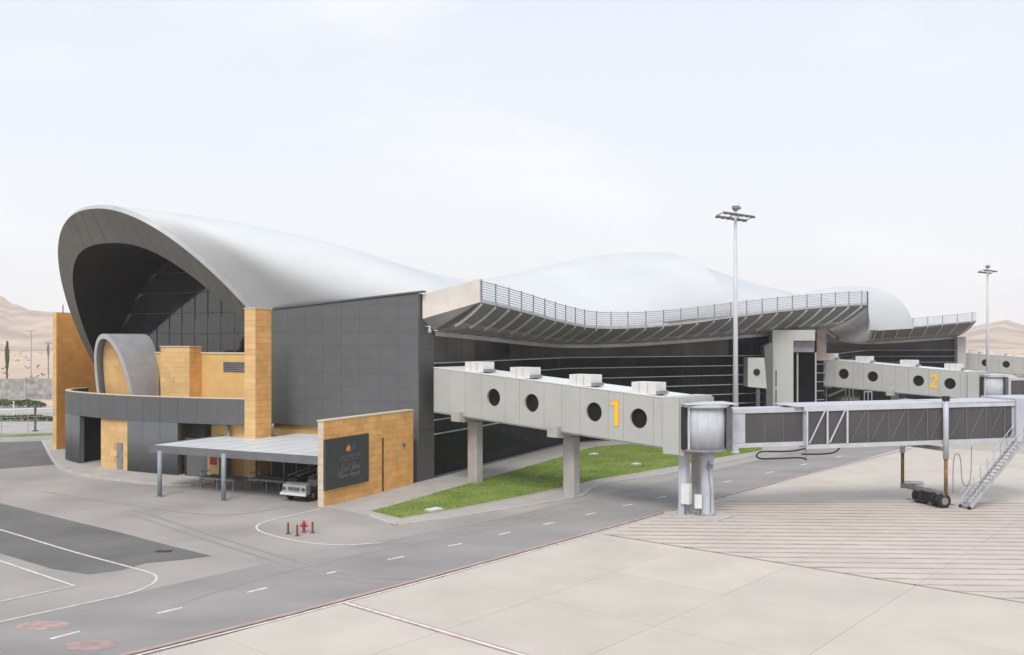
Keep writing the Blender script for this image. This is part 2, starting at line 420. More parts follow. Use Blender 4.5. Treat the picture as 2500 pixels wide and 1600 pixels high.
# white yard lines
strip('yard_line', chaikin([G(-200, 1240), G(0, 1293), G(166, 1345), G(316, 1385), G(374, 1401), G(386, 1414), G(366, 1432), G(316, 1451), G(208, 1474), G(0, 1519), G(-200, 1566)], 2), .14, M['white'], z=.016)
strip('yard_line', [G(-200, 1300), G(0, 1370), G(185, 1432.5)], .12, M['white'], z=.016)
strip('yard_line', [G(183, 1431.5), G(0, 1470), G(-200, 1512)], .12, M['white'], z=.020)
loop = [G(783, 1243), G(720, 1257), G(650, 1273), G(622, 1285), G(634, 1300), G(690, 1315), G(760, 1328), G(840, 1333), G(930, 1326), G(1010, 1307), G(1150, 1279), G(1300, 1249), G(1450, 1215), G(1654, 1171), G(1850, 1124), G(2000, 1090), G(2200, 1047)]
strip('yard_line', chaikin(loop[:9], 2), .13, M['white'], z=.016)
strip('yard_line', chaikin(loop[8:], 1), .15, M['pave'], z=.0165)
for (px, py, w_, d_) in ((105, 1528, 2.0, 1.0), (222, 1576, 1.8, 1.0)):
    c = G(px, py); pts = []
    for k in range(26):
        a_ = 2*math.pi*k/26; rr = 1 + .22*noise.noise(Vector((math.cos(a_)*2+px, math.sin(a_)*2, 0)))
        pts.append((c.x + math.cos(a_)*w_*.5*rr, c.y + math.sin(a_)*d_*.55*rr))
    sheet('faded_marking', M['redmark'], pts, .0088)
tyre = [[(430, 1600), (560, 1560), (800, 1500), (1000, 1450), (1200, 1400)], [(1000, 1600)] and [(395, 1600), (520, 1556), (760, 1496), (960, 1444)], [(1085, 1410), (1000, 1420), (900, 1425), (780, 1400), (600, 1350), (300, 1250)],
        [(1110, 1404), (1010, 1412), (905, 1412), (790, 1388), (620, 1340), (330, 1245)], [(100, 1200), (300, 1230), (520, 1262), (640, 1250), (700, 1235)], [(420, 1480), (600, 1420), (800, 1370), (1000, 1330), (1200, 1290), (1420, 1240), (1600, 1198)]]
for k_, q in enumerate(tyre): strip('tyre_mark', chaikin([G(*p) for p in q], 3), .22, M['tyre'], z=.0092 + .0006*k_)
# pavements as raised kerbed slabs
def paved(name, pts, top=.12, kerb=.18, m=None):
    P2 = [Vector((p[0], p[1], 0)) for p in pts]
    o = tag(MB().prism([(p.x, p.y) for p in P2], -.02, top).build(name, m or M['pave']), kind='structure')
    return o
pav_w = gp((103, 1077), (133, 1135), (160, 1153), (200, 1163), (300, 1176), (400, 1186), (470, 1187), (520, 1182)) + [LW(14, -5.9), LW(14, 0), LW(45, 6), LW(44, 14)]
paved('pavement', pav_w)
kl = chaikin(gp((103, 1077), (133, 1135), (160, 1153), (200, 1163), (300, 1176), (400, 1186), (470, 1187), (520, 1182)), 2)
def kerbline(pts, w=.2, h=.14, m='kerb'):
    mb = MB()
    for a, b in zip(pts, pts[1:]): mb.bar(Vector((a.x, a.y, h/2)), Vector((b.x, b.y, h/2)), w, h)
    return tag(mb.build('kerb', M[m]), kind='structure')
kerbline(kl)
# pavement between terminal and grass, then grass wedge, then outer pavement
g_low = gp((976, 1272), (1100, 1251), (1200, 1232), (1290, 1214), (1377, 1195), (1467, 1174), (1560, 1159), (1654, 1142), (1740, 1124), (1861, 1104))
g_up = gp((901, 1254), (1000, 1227), (1073, 1205), (1146, 1184), (1260, 1151), (1377, 1117), (1415, 1104), (1453, 1094), (1555, 1086), (1700, 1080), (1861, 1076))
S0 = LW(-.14, -11.4)
outer_p = [S0, *gp((905, 1262), (960, 1284), (1000, 1280), (1130, 1262), (1290, 1237), (1425, 1213), (1445, 1190), (1500, 1178), (1654, 1154), (1760, 1131), (1880, 1106), (2000, 1084), (2140, 1052))]
back = [Vector((66, 168, 0)), Vector((38, 114, 0)), Vector((5.7, 95, 0)), LW(0, 0)]
paved('pavement', outer_p + back, .10)
kerbline(chaikin(outer_p[1:], 1), .18, .115)
gpoly = g_up + g_low[::-1]
tag(MB().prism([(p.x, p.y) for p in gpoly], .05, .125).build('lawn', M['grass']), kind='structure')
kerbline(g_low, .12, .15); kerbline([g_up[0], g_low[0]], .12, .15)
gp2 = [(p.x, p.y) for p in gpoly]; mb = MB()
xs = [p[0] for p in gp2]; ys = [p[1] for p in gp2]; n = 0
while n < 16000:
    x, y = random.uniform(min(xs), max(xs)), random.uniform(min(ys), max(ys))
    if not inside((x, y), gp2): continue
    n += 1; a_ = random.random()*6.28; h_ = random.uniform(.05, .13); w_ = random.uniform(.02, .05)
    dx, dy = math.cos(a_)*w_, math.sin(a_)*w_
    mb.v += [Vector((x-dx, y-dy, .12)), Vector((x+dx, y+dy, .12)), Vector((x+random.uniform(-.04, .04), y+random.uniform(-.04, .04), .12+h_))]
    mb.f.append((3*n-3, 3*n-2, 3*n-1))
tag(mb.build('grass', M['blade']), 'short green grass blades covering the wedge of lawn', 'grass', kind='stuff')
# hills on the horizon
def hills():
    az_px = [-1800, -600, -200, 0, 31, 78, 140, 260, 600, 1300, 2000, 2344, 2380, 2419, 2458, 2500, 2620, 2900, 3600]
    yy = [745, 700, 708, 728, 741, 754, 757, 765, 800, 815, 815, 806, 794, 785, 781, 791, 812, 800, 760]
    rows = []
    NA = 260
    for ri in range(16):
        f_ = ri/15; row = []
        for k in range(NA+1):
            px = -1800 + 5400*k/NA; ytop = interp(px, az_px, yy)
            Yc = 1500 if px < 1200 else 1900
            Yd = Yc*(.62 + .55*f_)
            Hm = CAMH + (YH - ytop)/F*Yc
            prof = math.sin(min(1, f_*1.25)*math.pi/2)**1.5 if f_ < .8 else 1 - (f_-.8)*1.5
            nz = noise.noise(Vector((px*.012, f_*3.5, 1)))*.22 + noise.noise(Vector((px*.05, f_*9, 5)))*.10
            h = Hm*max(0, prof*(1 + nz*(1 if f_ < .75 else .1)))
            if f_ == 0: h = -2
            row.append(((px-CX)/F*Yd, Yd, h))
        rows.append(row)
    return MB().grid(rows).build('hills', M['hill'], smooth=True)
tag(hills(), kind='structure')

# ================================================================== TERMINAL BUILDING
T = thing('terminal_building', 'long airport terminal with white wave roof, dark arch end and sandstone walls', 'building', LW(14, 20))
def quadwall(name, m, p0, p1, z0, z1a, z1b=None, th=.3, parent=T):
    p0 = Vector(p0); p1 = Vector(p1); d = (p1-p0); d.z = 0; d.normalize(); n = Vector((-d.y, d.x, 0))*th
    z1b = z1a if z1b is None else z1b
    mb = MB(); a = Vector((p0.x, p0.y, z0)); b = Vector((p1.x, p1.y, z0)); c = Vector((p1.x, p1.y, z1b)); e = Vector((p0.x, p0.y, z1a))
    return mb.slab([a, b, c, e], n).build(name, m, parent)
# -- big dark wall (front faces -a): pieces run from west to east, outer side right of the line
wl, wr = LW(14.05, 0), LW(0, 0)
ZT = lambda s: 13.0 + (14.04-13.0)*s/14.05
dw = quadwall('dark_wall', M['dark'], wl, wr, 3.85, 13.0-.03, 14.04-.03, th=.6)
clad('wall_panel', M['dark'], dw, wl, LW(0, 0), 3.85, 14.3, 1.75, 1.02, proud=.014, bond=False, gap=.008, ztop=ZT, jitter=.001)
MB().slab([LW(14.2, -.12, 13.02), LW(-.35, -.12, 14.10), LW(-.35, .5, 14.10), LW(14.2, .5, 13.02)], (0, 0, .12)).build('coping', M['dark'], dw)
# lower dark part at the corner and the fin
fin_ = MB().prism([tuple(LW(.9, .02)[:2]), tuple(LW(-.02, .02)[:2]), tuple(LW(-.02, 2.15)[:2]), tuple(LW(.9, 2.15)[:2])], 0, 3.84).build('fin_wall', M['darkfin'], T)
fw2 = MB().prism([tuple(LW(.58, .62)[:2]), tuple(LW(-.02, .62)[:2]), tuple(LW(-.02, 2.15)[:2]), tuple(LW(.58, 2.15)[:2])], 3.86, 12.3).build('fin_wall', M['darkfin'], T)
clad('wall_panel', M['dark'], fin_, LW(.9, .02), LW(-.02, .02), 0, 3.84, 1, 1.04, .03, False, .008)
clad('wall_panel', M['darkfin'], fin_, LW(-.02, 0), LW(-.02, 2.15), 0, 3.84, 2.2, 1.28, .03, False, .008)
clad('wall_panel', M['darkfin'], fw2, LW(-.02, 0.01), LW(-.02, 2.15), 3.86, 12.3, 2.2, 1.2, .03, False, .008)
# yellow wall under the dark wall, with the open loading bay beneath the canopy
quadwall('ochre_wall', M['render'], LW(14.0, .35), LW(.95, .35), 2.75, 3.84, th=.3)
quadwall('bay_shade_lining', M['lining'], LW(14.9, .36), LW(11.02, .36), 0, 2.74, th=.3)  # near-black wall, the bay's shade put into its colour
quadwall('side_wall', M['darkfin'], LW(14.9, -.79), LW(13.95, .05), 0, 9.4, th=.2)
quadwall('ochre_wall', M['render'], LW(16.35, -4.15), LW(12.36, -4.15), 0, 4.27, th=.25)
quadwall('bay_shade_lining', M['lining'], LW(11, 5.5), LW(.9, 5.5), 0, 3.8, th=.2)
quadwall('bay_shade_lining', M['lining'], LW(11.0, .7), LW(11.0, 5.4), 0, 3.8, th=.2)
MB().slab([LW(11, .3, 3.0), LW(.9, .3, 3.0), LW(.9, 5.4, 3.0), LW(11, 5.4, 3.0)], (0, 0, .1)).build('bay_shade_lining', M['lining'], T)
for k in range(3):
    p = LW(9.2 - 3.0*k, .9); MB().box(p + Vector((0, 0, 1.4)), (.5, .5, 2.8), UT).build('bay_pillar', M['mgrey'], T)
for k in range(2):
    quadwall('shutter', M['dgrey'], LW(8.9-3*k, 1.3), LW(6.6-3*k, 1.3), 1.1+.2*k, 2.7, th=.1)
# -- sandstone tower
tw = MB().prism([tuple(LW(a, b)[:2]) for a, b in ((12.3, -4.84), (11.28, -4.84), (11.28, -3.1), (12.3, -3.1))], 0, 12.9).build('stone_tower', M['mortar'], T)
clad('stone_block', M['stonep'], tw, LW(12.32, -4.84), LW(11.25, -4.84), 0, 12.9, 1.1, .43, .02, False, .008)
clad('stone_block', M['stone'], tw, LW(11.28, -4.86), LW(11.28, -3.09), 0, 12.9, .9, .43, .02, True, .008)
MB().prism([tuple(LW(a, b)[:2]) for a, b in ((12.36, -4.9), (11.22, -4.9), (11.22, -3.04), (12.36, -3.04))], 12.91, 13.0).build('coping', M['cope'], tw)
# -- yellow walls on the terrace
yw = MB().prism([tuple(LW(a, b)[:2]) for a, b in ((30.0, -1.2), (14.75, -1.2), (14.75, -.8), (30.0, -.8))], 0, 9.45).build('ochre_wall', M['render'], T)
MB().prism([tuple(LW(a, b)[:2]) for a, b in ((30.1, -1.27), (14.7, -1.27), (14.7, -.7), (30.1, -.7))], 9.46, 9.58).build('coping', M['cope'], yw)
MB().box(LW(16.4, -1.22, 8.42), (2.9, .10, .78), UT).build('louvre_window', M['dgrey'], yw)
for k in range(5): MB().box(LW(16.4, -1.30, 8.12+.155*k), (2.8, .05, .05), UT).build('slat', M['mgrey'], bpy.data.objects['louvre_window'])
MB().box(LW(23.9, -1.25, 6.6), (.5, .12, 2.6), UT).build('slit_door', M['bark'], yw)
yb = MB().prism([tuple(LW(a, b)[:2]) for a, b in ((23.5, -2.5), (20.3, -2.5), (20.3, -1.21), (23.5, -1.21))], 5, 10.0).build('stone_box', M['mortar'], T)
clad('stone_block', M['stonep'], yb, LW(23.5, -2.5), LW(20.3, -2.5), 5, 10, 1.07, .42, .018, True, .007)
clad('stone_block', M['stone'], yb, LW(20.3, -2.52), LW(20.3, -1.21), 5, 10, .9, .42, .018, True, .007)
MB().prism([tuple(LW(a, b)[:2]) for a, b in ((23.58, -2.58), (20.22, -2.58), (20.22, -1.22), (23.58, -1.22))], 10.01, 10.09).build('coping', M['cope'], yb)
# -- curved dark ring wall
ring_c = [(37.6, 1.6), (37.3, .2), (36.6, -1.1), (35.4, -2.3), (33.9, -3.2), (31.7, -4.0), (27.9, -5.0), (23.6, -5.6), (18.3, -5.55), (15.0, -5.2), (12.34, -4.72)]
ringp = chaikin([LW(*p) for p in ring_c], 2)
# resample by length
def resample(pts, step):
    d = [0]; 
    for a, b in zip(pts, pts[1:]): d.append(d[-1] + (b-a).length)
    n = max(1, round(d[-1]/step)); out = []
    for k in range(n+1):
        s = d[-1]*k/n; i = min(len(d)-2, max(j for j in range(len(d)) if d[j] <= s + 1e-9)); u = (s-d[i])/(d[i+1]-d[i]) if d[i+1] > d[i] else 0
        out.append(pts[i].lerp(pts[i+1], u))
    return out
rp = resample(ringp, .62)
def tof(p): return (p - Vector((KX, KY, 0))).dot(UT)
ring = MB(); rin = []
nrmls = []
for i, p in enumerate(rp):
    d = (rp[min(i+1, len(rp)-1)] - rp[max(i-1, 0)]).normalized(); nrmls.append(Vector((-d.y, d.x, 0)))
rin = [p + n*.35 for p, n in zip(rp, nrmls)]
z4 = lambda p, z: Vector((p.x, p.y, z))
mb = MB()
mb.grid([[z4(p, 4.15) for p in rp], [z4(p, 6.10) for p in rp], [z4(p, 6.10) for p in rin], [z4(p, 4.15) for p in rin], [z4(p, 4.15) for p in rp]])
rw = mb.build('ring_wall', M['darkfin'], T)
mb = MB(); o2 = [p - n*.05 for p, n in zip(rp, nrmls)]; i2 = [p + n*.4 for p, n in zip(rp, nrmls)]
mb.grid([[z4(p, 6.11) for p in o2], [z4(p, 6.18) for p in o2], [z4(p, 6.18) for p in i2], [z4(p, 6.11) for p in i2], [z4(p, 6.11) for p in o2]]).build('coping', M['cope'], rw)
# panels of the band
st = 3
for k in range(0, len(rp)-1, st):
    e = min(k+st, len(rp)-1); mb = MB(); q = rp[k:e+1]; nn = nrmls[k:e+1]
    pts = [p.copy() for p in q]; pts[0] = q[0].lerp(q[1], .02); pts[-1] = q[-1].lerp(q[-2], .02)
    oo = [p - n*.03 for p, n in zip(pts, nn)]
    mb.grid([[z4(p, 4.17) for p in oo], [z4(p, 6.09) for p in oo]]); mb.grid([[z4(p, 4.17) for p in oo], [z4(p, 4.17) for p in pts]])
    mb.build('wall_panel', M['dark'], rw, smooth=True)
    t_ = tof((q[0]+q[-1])/2)
    if t_ > 31.3 or 18.1 < t_ < 24.3:      # full height part
        mb = MB(); ii = [p + n*.35 for p, n in zip(pts, nn)]
        mb.grid([[z4(p, 0.05) for p in ii], [z4(p, 0.05) for p in oo], [z4(p, 4.16) for p in oo], [z4(p, 4.16) for p in ii]])
        mb.grid([[z4(pts[0], .05), z4(pts[0], 4.15)], [z4(ii[0], .05), z4(ii[0], 4.15)]]); mb.grid([[z4(pts[-1], .05), z4(pts[-1], 4.15)], [z4(ii[-1], .05), z4(ii[-1], 4.15)]])
        mb.build('wall_panel', M['dark'], rw, smooth=True)
MB().add([z4(p, 4.3) for p in rin] + [LW(14.8, -4.5, 4.3), LW(14.8, -.4, 4.3), LW(37.5, 2, 4.3)], [tuple(range(len(rin)+2))]).build('terrace_underside', M['lining'], T)
MB().add([z4(p, 5.05) for p in rin] + [LW(14.8, -4.5, 5.05), LW(14.8, -.4, 5.05), LW(37.5, 3, 5.05)], [tuple(range(len(rin)+2))]).build('terrace', M['pave'], T)
# entrance recess (shade put into near-black walls) and stone panel with door
rec = MB().prism([tuple(LW(a, b)[:2]) for a, b in ((31.6, -.5), (27.6, -.9), (27.6, -.6), (31.6, -.2))], 0, 4.28).build('recess_wall', M['lining'], T)
MB().box(LW(29.2, -1.6, 2.0), (1.9, .2, 3.9), UT).build('recess_panel', M['darkfin'], T)
quadwall('recess_wall', M['lining'], LW(31.7, -3.6), LW(31.7, -.5), 0, 4.28, th=.15)
sp = MB().prism([tuple(LW(a, b)[:2]) for a, b in ((27.9, -4.72), (24.1, -5.30), (24.1, -4.9), (27.9, -4.3))], 0.1, 4.14).build('stone_panel', M['mortar'], T)
clad('stone_block', M['stonep'], sp, LW(27.9, -4.72), LW(24.1, -5.30), .1, 4.14, 1.26, .5, .018, True, .008, skip=lambda s, z: 2.35 < s < 3.2 and z < 2.3)
quadwall('recess_wall', M['stoned'], LW(24.12, -5.3), LW(24.12, -4.2), .1, 4.14, th=.1)
dj = LW(27.9, -4.72) + (LW(24.1, -5.30)-LW(27.9, -4.72)).normalized()*2.75
door = MB().box(dj + Vector((0, 0, 1.2)), (.8, .14, 2.15), LW(24.1, -5.30)-LW(27.9, -4.72)).build('door', M['doorm'], T)
MB().box(dj + UA*-.12 + UT*.28 + Vector((0, 0, 1.15)), (.05, .08, .18)).build('handle', M['rail'], door)
# right of the ring: opening with its shade put into a black wall, dark panel, stone panel with red signs
quadwall('recess_wall', M['lining'], LW(18.2, -4.6), LW(16.5, -4.6), 0, 4.28, th=.15)
quadwall('dark_panel', M['dark'], LW(17.5, -5.5), LW(15.45, -5.4), 0, 3.0, th=.3)
quadwall('dark_panel', M['lining'], LW(17.95, -5.3), LW(17.55, -5.3), 0, 3.1, th=.3)
rs = quadwall('stone_panel', M['stonep'], LW(15.2, -5.7), LW(14.05, -5.7), 0, 2.7, th=.4)
for k in range(2): MB().box(LW(14.80-.36*k, -5.74, 1.50), (.27, .05, .62), UT).build('red_notice', M['red'], T)
# red notices are boxes for hose reels fixed on the stone panel
# -- west sandstone wall, part of its brown being painted-in shade (runs along a)
WA = Vector((-43.6, 89.1, 0)); WB = WA + UA*13
lw_ = MB().prism([tuple(p[:2]) for p in (WA, WB, WB + UT*.5, WA + UT*.5)], 0, 13.25).build('stone_wall', M['mortar'], T)
def wtop(s): return 13.25
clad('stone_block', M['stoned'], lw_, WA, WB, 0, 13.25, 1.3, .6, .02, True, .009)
clad('stone_block', M['stonep'], lw_, WA + UT*.5, WA, 0, 13.25, .5, .66, .03, False, .015)
MB().tube([WA + UA*.7 + Vector((0, 0, 13.2)), WA + UA*.7 + Vector((0, 0, 14.0))], .05, 6).build('air_terminal', M['dgrey'], T)

# -- great arch: outer and inner curve of its leaning mouth
def arch(tc, W, zb, Hh, a0, k, px, pz, sk, n=72, dz=0, da=0, out=0):
    pts = []
    for i in range(n+1):
        ph = math.pi*i/n; c = math.cos(ph); s = math.sin(ph) if 0 < i < n else 0
        t = tc + (W+out)*math.copysign(abs(c)**px, c); zn = s**pz
        pts.append(LW(t, a0 - k*zn + sk*c + da, zb + (Hh+out)*zn + dz))
    return pts
PO = (26.97, 13.16, 7.19, 13.96, 4.47, 10.95, .925, 1.33, .86)
PI_ = (27.0, 12.2, 6.54, 11.99, 4.89, 9.82, .809, 1.53, .69)
AO = arch(*PO); AI = arch(*PI_)
AR = arch(*PO, da=.30, out=.32)
NP = 36
sof = MB().grid([AO, AI])
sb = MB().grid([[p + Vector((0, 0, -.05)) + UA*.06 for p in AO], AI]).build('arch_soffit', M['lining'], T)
for i in range(0, 72, 2):
    mb = MB(); r0, r1 = [], []
    for j in (0, 1, 2):
        u = i + j; e = .012 if j == 0 else (-.012 if j == 2 else 0)
        f_ = lambda A: A[u].lerp(A[min(u+1, 72)] if e > 0 else A[max(u-1, 0)], abs(e)*2)
        r0.append(f_(AO)); r1.append(f_(AI))
    mb.grid([r0, [p.lerp(q, .5) for p, q in zip(r0, r1)], r1]).build('cladding_panel', M['soffit'], sb, smooth=True)
MB().grid([AO, AR]).build('roof_rim', M['rim'], T, smooth=True)
AG = [p + UA*((5.6 - (p - Vector((KX, KY, 0))).dot(UA))) for p in AI]
for p, q in zip(AG, AI): p.z = q.z
MB().grid([AI, AG]).build('vault_lining', M['lining'], T, smooth=True)  # shade inside the vault is painted in as near-black
# glazing under the arch at a = 7.4
def zin(t):
    best = -9
    for p, q in zip(AI, AI[1:]):
        tp, tq = tof(z4(p, 0)), tof(z4(q, 0))
        if (tp-t)*(tq-t) <= 0 and tp != tq: best = max(best, p.z + (q.z-p.z)*(t-tp)/(tq-tp))
    return best
gz = quadwall('arch_glazing', M['glass'], LW(39.1, 5.6), LW(14.9, 5.6), 6.4, 6.6, th=.2)
tcols = [14.9 + 1.61*k for k in range(16)]; zrows = [6.6, 9.3, 11.2, 13.1, 15.0, 16.9, 18.6]
for a_, b_ in zip(tcols, tcols[1:]):
    for c_, d_ in zip(zrows, zrows[1:]):
        za, zb = min(d_, zin(a_+.03)), min(d_, zin(b_-.03))
        if max(za, zb) < c_ + .15: continue
        za, zb = max(za, c_+.02), max(zb, c_+.02)
        tilt = random.uniform(-.004, .004)
        MB().slab([LW(b_-.03, 5.5+tilt, c_+.03), LW(a_+.03, 5.5-tilt, c_+.03), LW(a_+.03, 5.5, za-.01), LW(b_-.03, 5.5, zb-.01)], UA*.05).build('window_pane', M['glassarch'], gz)
for a_ in tcols[1:-1]:
    MB().bar(LW(a_, 5.47, 6.6), LW(a_, 5.47, zin(a_)), .04, .05).build('mullion', M['lining'], gz)
for c_ in zrows[1:-1]:
    ts = [t_*.1 for t_ in range(149, 391) if zin(t_*.1) > c_]
    MB().bar(LW(ts[0], 5.46, c_), LW(ts[-1], 5.46, c_), .05, .06).build('transom', M['dgrey'], gz)

# -- small vault on the terrace
va = thing  # (kept as part of the building)
def sarch(a_, hw, zt, n=28, tc=26.9, zb=5.0, lean=0):
    pts = []
    for i in range(n+1):
        ph = math.pi*i/n; c = math.cos(ph); s = math.sin(ph) if 0 < i < n else 0
        z = zb + (zt-zb)*s**.78
        bulge = 1 + .0*s
        pts.append(LW(tc + hw*math.copysign(abs(c)**1.0, c)*bulge + .3*s, a_ - lean*s, z))
    return pts
o_f, o_b = sarch(-4.1, 2.1, 11.1, lean=1.0), sarch(-1.5, 2.1, 11.1, lean=-.6); i_f, i_b = sarch(-4.1, 1.75, 10.7, lean=1.0), sarch(-1.5, 1.75, 10.7, lean=-.6)
sv = MB().grid([i_f, o_f, o_b, i_b]).build('small_vault', M['rim'], T, smooth=False)
mb = MB(); ty = sarch(-3.5, 1.76, 10.7, lean=.9); mb.add(ty, [tuple(range(len(ty)))]); mb.build('tympanum', M['stonep'], T)
for r_ in range(11):        # courses of the leaning end wall
    z0, z1 = 5.02 + .5*r_, 5.02 + .5*(r_+1) - .012
    def half(z): 
        q = [(tof(z4(p, 0)), p.z) for p in ty]; xs = [a for a, b in q if b >= z]; return (min(xs), max(xs)) if len(xs) > 1 else None
    h_ = half(z1)
    if not h_: break
    sm = ((z1-5)/5.7)**1.28; a0_ = -3.5 - .9*(( (z0-5)/5.7)**1.28) ; a1_ = -3.5 - .9*sm
    n_ = max(1, round((h_[1]-h_[0])/.8))
    for k in range(n_):
        ta, tb = h_[0] + (h_[1]-h_[0])*k/n_ + .006, h_[0] + (h_[1]-h_[0])*(k+1)/n_ - .006
        MB().slab([LW(tb, a0_-.02, z0), LW(ta, a0_-.02, z0), LW(ta, a1_-.02, z1), LW(tb, a1_-.02, z1)], UA*.02).build('stone_block', M['stonep'], bpy.data.objects['tympanum'])

# -- roof: saddle-shaped shells between arches
def shell(name, secs, nphi=30, both=True):
    rows = []
    for (Rf, Ma, px, pz, lean) in secs:
        Rf = Vector(Rf); Ma = Vector(Ma); lean = Vector(lean); Mb = Ma - lean; Mb.z = Ma.z
        row = []
        Lf = 2*Mb - Rf
        for i in range(2*nphi+1):
            ph = math.pi*i/(2*nphi); c = math.cos(ph); s = math.sin(ph) if 0 < i < 2*nphi else 0
            zn = s**pz; cc = abs(c)**px if abs(c) > 1e-6 else 0
            side = Rf if c > 0 else Lf
            x = Mb.x + (side.x-Mb.x)*cc + lean.x*zn; y = Mb.y + (side.y-Mb.y)*cc + lean.y*zn
            row.append(Vector((x, y, Rf.z + (Ma.z-Rf.z)*zn)))
        rows.append(row)
    return MB().grid(rows).build(name, M['roofw'], T, smooth=True)
# canopy edge (outer) and glass head (inner) of the airside front; bends follow the zigzag plan
edge_pts = [Vector(p) for p in ((-2.4, 69.6, 13.4), (0.5, 75.5, 12.95), (4.5, 83.5, 12.1), (8.4, 91.4, 11.6), (16, 95.9, 11.95), (25, 100.95, 13.2), (34, 106, 14.2), (42.0, 110.5, 14.8), (42.6, 111.5, 14.75), (45, 118, 13.5), (50, 130.5, 12.6), (57, 148.5, 12.2), (64.3, 167, 12.3), (70, 166.6, 12.75), (82.8, 166, 14.0))]
inner_pts = [Vector(p) for p in ((-5.97, 70.6, 11.25), (-2.9, 76.9, 10.95), (1.3, 85.6, 10.45), (5.6, 94.7, 10.1), (12.7, 98.7, 10.25), (21.7, 103.7, 10.85), (30.5, 108.6, 11.5), (37.3, 112.4, 12.0), (37.9, 113.0, 12.0), (41.5, 121, 11.35), (46.5, 131.5, 10.85), (54.5, 148, 10.4), (65, 170, 10.25), (70, 170, 10.5), (81, 170, 11.3))]
ED = chaikin(edge_pts, 2); IN = chaikin(inner_pts, 2)
z4_ = lambda p: Vector((p.x, p.y, 0))
def roof_sections():
    M0, M1 = LW(26.97, -6.18), Vector((17, 125, 0))
    sil = [(234, 510), (364, 520), (520, 545), (675, 582), (831, 634), (987, 670), (1080, 683), (1153, 683), (1247, 670), (1351, 644), (1455, 626), (1538, 621), (1620, 627)]
    qs, zs = [0], [21.47]
    for px, y in sil[1:]:
        lo, hi = 0., 1.2
        for _ in range(40):
            q = (lo+hi)/2; p = M0 + (M1-M0)*q
            if CX + F*p.x/p.y < px: lo = q
            else: hi = q
        p = M0 + (M1-M0)*q; qs.append(q); zs.append(CAMH + (YH-y)/F*p.y)
    feet = [LW(13.49, 3.91, 7.19), LW(12.4, 2.2, 11.2), LW(10.5, .45, 13.15), LW(6, .4, 13.5), LW(0.2, .5, 14.0), Vector((-4.4, 70.3, 14.15)), Vector((-1.0, 74.0, 13.25)), Vector((.6, 77.5, 12.85)), Vector((4.0, 84.4, 12.2)), Vector((7.6, 92.0, 11.75)), Vector((12.5, 95.2, 11.85)), Vector((16.5, 98.5, 12.6)), Vector((24.0, 102.5, 13.3))]
    feet = chaikin(feet, 2)
    dl = [0]
    for a, b in zip(feet, feet[1:]): dl.append(dl[-1] + z4_(b-a).length)
    qf = [d/dl[-1] for d in dl]
    secs = []
    N = 64
    for k in range(N+1):
        q = k/N
        f = Vector((interp(q, qf, [v.x for v in feet]), interp(q, qf, [v.y for v in feet]), interp(q, qf, [v.z for v in feet])))
        m = M0 + (M1-M0)*q; m.z = smooth_interp(q, qs, zs)
        k0 = .5 + .5*math.cos(math.pi*min(1, q/.55))
        lean = -UA*10.95*k0
        secs.append((f, m, .925, 1.33 + .95*(.5-.5*math.cos(math.pi*min(1, q/.22))) - 1.2*(.5-.5*math.cos(math.pi*max(0, (q-.5)/.5))), lean))
    return secs
S1 = roof_sections()
r1 = shell('roof', S1)
# second shell, behind: from hump two to hump three
def roof2():
    M0, M1 = Vector((17, 125, 0)), Vector((62, 166, 0)); secs = []
    sil = [(1560, 630), (1610, 642), (1683, 676), (1766, 722), (1818, 742), (1870, 748), (1940, 734), (1985, 716), (2030, 704), (2080, 699), (2121, 702), (2160, 712)]
    qs, zs = [], []
    for px, y in sil:
        lo, hi = -.3, 1.6
        for _ in range(40):
            q = (lo+hi)/2; p = M0 + (M1-M0)*q
            if CX + F*p.x/p.y < px: lo = q
            else: hi = q
        p = M0 + (M1-M0)*q; qs.append(q); zs.append(CAMH + (YH-y)/F*p.y)
    feet = [Vector((24, 102.6, 13.1)), Vector((30, 106, 13.7)), Vector((40, 112, 14.6)), Vector((44, 120, 13.2)), Vector((52, 140, 12.3)), Vector((63, 160, 12.3)), Vector((70.5, 163.5, 12.7))]
    qf = [0, .15, .3, .45, .65, .85, 1]
    for k in range(41):
        q = k/40; m = M0 + (M1-M0)*q; m.z = smooth_interp(q, qs, zs)
        f = Vector((interp(q, qf, [v.x for v in feet]), interp(q, qf, [v.y for v in feet]), interp(q, qf, [v.z for v in feet])))
        secs.append((f, m, .95, 1.45 - .4*max(0, (q-.6)/.4), Vector((0, 0, 0))))
    return secs
r2 = shell('roof', roof2())
# airside roof edge beyond hump three
mb = MB(); mb.grid([[Vector((64, 164, 12.4)), Vector((72, 164.5, 12.8)), Vector((82, 165, 13.8))], [Vector((64, 190, 12.0)), Vector((74, 190, 12.4)), Vector((86, 190, 12.6))]]).build('roof', M['roofw'], T)

# -- canopy soffit, ribs, railings
def soff(q, p, e): 
    v = p.lerp(e, q); v.z = p.z + (e.z-p.z)*(q**1.7) ; return v
rows = [[soff(q/8, p, e) for p, e in zip(IN, ED)] for q in range(9)]
can = MB().grid(rows[:5]).build('canopy_soffit', M['silver'], T, smooth=True)
jc = next(j for j, p in enumerate(ED) if p.y > 111)
MB().grid([r_[:jc+1] for r_ in rows[4:]]).build('outer_soffit', M['dsoff'], can, smooth=True)
MB().grid([r_[jc:] for r_ in rows[4:]]).build('outer_soffit', M['cang'], can, smooth=True)
INo = []
for i, p in enumerate(IN):
    d = IN[min(i+1, len(IN)-1)] - IN[max(i-1, 0)]; d.z = 0; d.normalize(); INo.append(p + Vector((d.y, -d.x, 0))*.14)
MB().grid([[p - Vector((0, 0, .34)) for p in IN], [p - Vector((0, 0, .36)) for p in INo], INo]).build('head_band', M['silver'], can)
